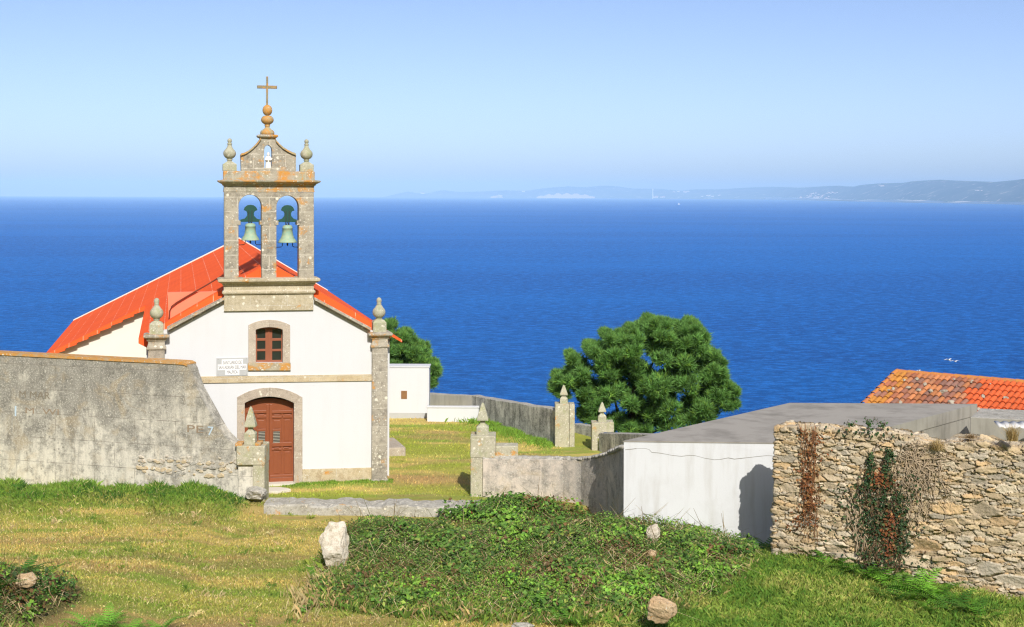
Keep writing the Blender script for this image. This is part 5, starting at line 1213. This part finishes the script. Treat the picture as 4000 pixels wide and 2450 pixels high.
pine('pine_tree', 'large spreading green pine behind the rear gate piers', [z5(*q_) for q_ in LB], 61.0, 0, (2400,1700), 3, 2.3, (110,1420))
LB2 = [(120,140,45),(100,190,60),(210,200,45),(230,250,70),(300,290,60),(150,280,80),(320,340,55),(180,370,90),(300,400,70),(400,400,45),(400,450,45),(380,500,45),(250,450,80),(120,450,80),(330,480,60)]
pine('pine_tree', 'smaller pine partly hidden behind the chapel and the small outbuilding', [z5(*q_) for q_ in LB2], 70.0, 0, (1600,1560), 5, 1.6, (20,1320))

# ------------------------------------------------------------------ far coast
def shoreD(u): return float(np.interp(u,[1300,1900,2400,2990,3333,3600,4000,4600],[39800,39600,38800,34500,24500,20500,17000,14500]))
def coast(name, sky, off, width, seed, u0, u1, n=150):
    us = np.linspace(u0,u1,n); vs=[]; rows = 9
    for u in us:
        Ds = shoreD(u)+off; vt = np.interp(u,[a for a,_ in sky],[b for _,b in sky]); Dr = Ds+width
        zr = P(u,vt,Dr).z
        for j in range(rows):
            f = j/(rows-1); D = Ds+width*f; x = P(u,VH,D).x
            bumpy = (fbm(np.array([u/90.]),np.array([f*3.]),seed)[0]-.5)*.35*math.sin(math.pi*f)
            z = SEA-.8+(zr-SEA)*(min(1,f**.75+bumpy)); vs.append((x,D,z))
        vs.append((x,Dr+800,SEA-.8))
    k = rows+1; fs = [(i*k+j,(i+1)*k+j,(i+1)*k+j+1,i*k+j+1) for i in range(n-1) for j in range(k-1)]
    m = MB(); m.add(vs, fs, 0, True); return tag(m.build(name, M['hill']), kind='structure')
zA = lambda a,b: (1500+a*.5276,650+b*.5276); zB = lambda a,b: (2700+a*.5276,650+b*.5276)
FAR = [(1300,773),zA(0,228),zA(90,205),zA(170,187),zA(300,205),zA(430,176),zA(560,190),zA(720,186),zA(900,178),zA(1050,182),zA(1200,160),zA(1370,148),zA(1480,155),zA(1640,142),zA(1760,152),zA(1830,165),zA(1950,166),zA(2060,168),zA(2200,180),zA(2300,170),zB(200,170),zB(400,158),zB(600,150),zB(800,158),zB(1000,146),zB(1300,150),zB(2464,160)]
NEAR = [zB(480,240),zB(600,215),zB(700,190),zB(800,168),zB(900,155),zB(1000,145),zB(1100,143),zB(1190,155),zB(1240,140),zB(1400,125),zB(1570,122),zB(1640,110),zB(1850,98),zB(1950,105),zB(2100,110),zB(2250,115),zB(2380,103),zB(2464,93),(4600,690)]
coast('far_hills', FAR, 350, 3200, 4, 1300, 3700)
coast('hills', NEAR, 0, 2600, 14, 2960, 4600)
r = random.Random(17); m = MB(); m.box(-.5,.5,-.4,.4,0,.62,0); m.add([(-.54,-.44,.62),(.54,-.44,.62),(.54,.44,.62),(-.54,.44,.62),(-.54,0,.9),(.54,0,.9)],[(0,1,5,4),(2,3,4,5),(1,2,5),(3,0,4)],1)
hp = m.build('town_house', [M['farwhite'],M['farroof']]); first = True
def town(u, v, wpx, hpx, label, group):
    global first
    D = shoreD(u)+ (150 if v > 775 else 900); f = max(.02,min(.6,(shore_v(u)-v)/60)); D = shoreD(u)+60+2300*f*.55
    o = hp if first else hp.copy()
    if not first: COL.objects.link(o)
    first = False
    p = P(u,v,D); o.location = p; o.scale = (px(wpx,D),px(wpx,D)*.8,px(hpx,D)*1.3); tag(o, label, 'house', group)
def shore_v(u): return VH+math.tan(ROLL)*(u-2000)+(H-SEA)*F/shoreD(u)
GT = 'white houses of the far shore town'
for _ in range(46):
    a = r.uniform(800,1020); b = 245-r.uniform(0,48)*(1-abs(a-920)/180); town(*zB(a,b), r.uniform(4,8), r.uniform(2,3.2), 'tiny white house in the dense town on the far shore', GT)
for _ in range(26): town(*zB(r.uniform(555,800),r.uniform(240,250)), r.uniform(6,12), r.uniform(2,3.4), 'tiny white house in the row along the far shore spit', GT)
for cx_,cy_,n_,sx_ in ((1030,200,8,50),(1735,240,12,35),(2120,180,6,25),(2075,212,5,18),(2265,212,4,10),(2430,243,9,40),(1410,147,4,14),(1835,202,4,12),(1940,232,4,12),(1620,242,3,10),(1505,254,4,14),(2250,278,6,60),(2000,272,6,50)):
    for _ in range(n_): town(*zB(cx_+r.gauss(0,sx_*.6),cy_+r.gauss(0,3)), r.uniform(4,9), r.uniform(1.8,2.8), 'tiny white house scattered on the hazy hillside at right', 'scattered white houses on the far hills')
for cx_,cy_,n_,sx_ in ((2070,228,6,16),(2010,230,5,20),(2200,192,5,40),(2400,220,6,50),(1030,190,3,10),(860,217,3,14),(290,200,3,10)):
    for _ in range(n_): town(*zA(cx_+r.gauss(0,sx_*.6),cy_+r.gauss(0,2.5)), r.uniform(6,12), r.uniform(2,4), 'tiny white building near the far chimney', 'white buildings on the farthest shore')
D = shoreD(2550)+200; m = MB(); p = P(2550,775,D); m.stack(0,0,[(px(2.4,D),-40),(px(1.7,D),px(38,D))],12); o = m.build('chimney_stack', M['farwhite']); o.location = p; tag(o, 'tall pale chimney stack standing on the hazy far shore', 'chimney')
for a,b,c,d_ in ((1130,1560,195,236),(790,880,212,232)):
    m = MB(); us = np.linspace(a,b,24); vs = []
    for i,u in enumerate(us):
        f = math.sin(math.pi*(i+.5)/24)**.5; ub = zA(u,0)[0]; D = shoreD(ub)+330; v0 = 650+d_*.5276; v1 = v0-(d_-c)*.5276*f*(.8+.2*math.sin(i*1.7)); vs += [tuple(P(ub,v0+3,D)),tuple(P(ub,v1,D+25)),tuple(P(ub,v1+1,D+400))]
    m.add(vs, [(i*3+j,i*3+3+j,i*3+4+j,i*3+1+j) for i in range(23) for j in range(2)]); tag(m.build('sea_cliffs', M['cliff']), kind='structure')
m = MB(); us = np.linspace(2990,4600,120); vs = []; r = random.Random(77)
for i,u in enumerate(us):
    D = shoreD(u)-60; hh_ = px(4.0+7*vn(np.array([u/37.]),np.array([2.]),5)[0],D); p = P(u,VH,D); vs += [(p.x,D,SEA-.5),(p.x,D+10,SEA+hh_),(p.x,D+700,SEA+hh_*.9)]
m.add(vs, [(i*3+j,i*3+3+j,i*3+4+j,i*3+1+j) for i in range(119) for j in range(2)]); tag(m.build('shore', M['beach']), kind='structure')
# boat and gulls
D = 26000; p = P(2652,798,D); p = Vector(G(2652,799,SEA)); D = p.y
bt = empty('sailing_boat', p); tag(bt, 'tiny white sail far out on the sea below the chimney', 'boat'); k = px(1,D)
m = MB(); m.hprism([(-4*k,-1*k),(3*k,-1*k),(5*k,0),(3*k,1*k),(-4*k,1*k)], -.2, 1.2*k); m.build('hull', M['farwhite'], bt)
m = MB(); m.prism([(-3*k,1.4*k),(2.5*k,1.4*k),(.2*k,6*k)], -.2*k, .2*k); m.build('sail', M['farwhite'], bt)
def gull(u, v, D, sp, rot, label):
    e = empty('seagull', P(u,v,D), rot); tag(e, label, 'seagull', 'seagulls over the sea'); m = MB()
    m.tube([(0,-.22*sp,0),(0,-.12*sp,.01),(0,.05*sp,.015),(0,.2*sp,0)],[.02*sp,.06*sp,.055*sp,.015*sp],8); m.build('body', M['gullwhite'], e)
    for s_ in (-1,1):
        m = MB(); m.add([(0,-.09*sp,.03),(0,.08*sp,.03),(s_*.28*sp,.06*sp,.14*sp),(s_*.28*sp,-.1*sp,.14*sp),(s_*.62*sp,.10*sp,.05*sp)],[(0,1,2,3),(3,2,4)]); w_ = m.build('wing', M['gullwhite'], e); w_.modifiers.new('solid','SOLIDIFY').thickness = .012*sp
gull(3706,1407,70,.5,.6,'seagull flying with raised wings, upper of the pair above the clay tiled roof'); gull(3731,1413,70,.45,.3,'seagull just right of and below the other of the pair above the tiled roof')
gull(3590,1449,72,.35,.8,'lone seagull low over the ridge end of the clay tiled roof')

# ------------------------------------------------------------------ haze
m = MB(); m.box(-22000,22000,-150,40600,SEA-12,330)
hm = bpy.data.materials.new('sea_haze'); hm.use_nodes = True; nt = hm.node_tree; nt.nodes.remove(nt.nodes['Principled BSDF'])
pv = nt.nodes.new('ShaderNodeVolumePrincipled'); pv.inputs['Color'].default_value = (.37,.61,.97,1); pv.inputs['Density'].default_value = 4.4e-5; pv.inputs['Anisotropy'].default_value = -.5
nt.links.new(pv.outputs[0], nt.nodes['Material Output'].inputs['Volume'])
o = m.build('haze', hm); o['kind'] = 'stuff'; o['label'] = 'thin blue haze over the sea and far hills'; o['category'] = 'haze'; o.display_type = 'WIRE'
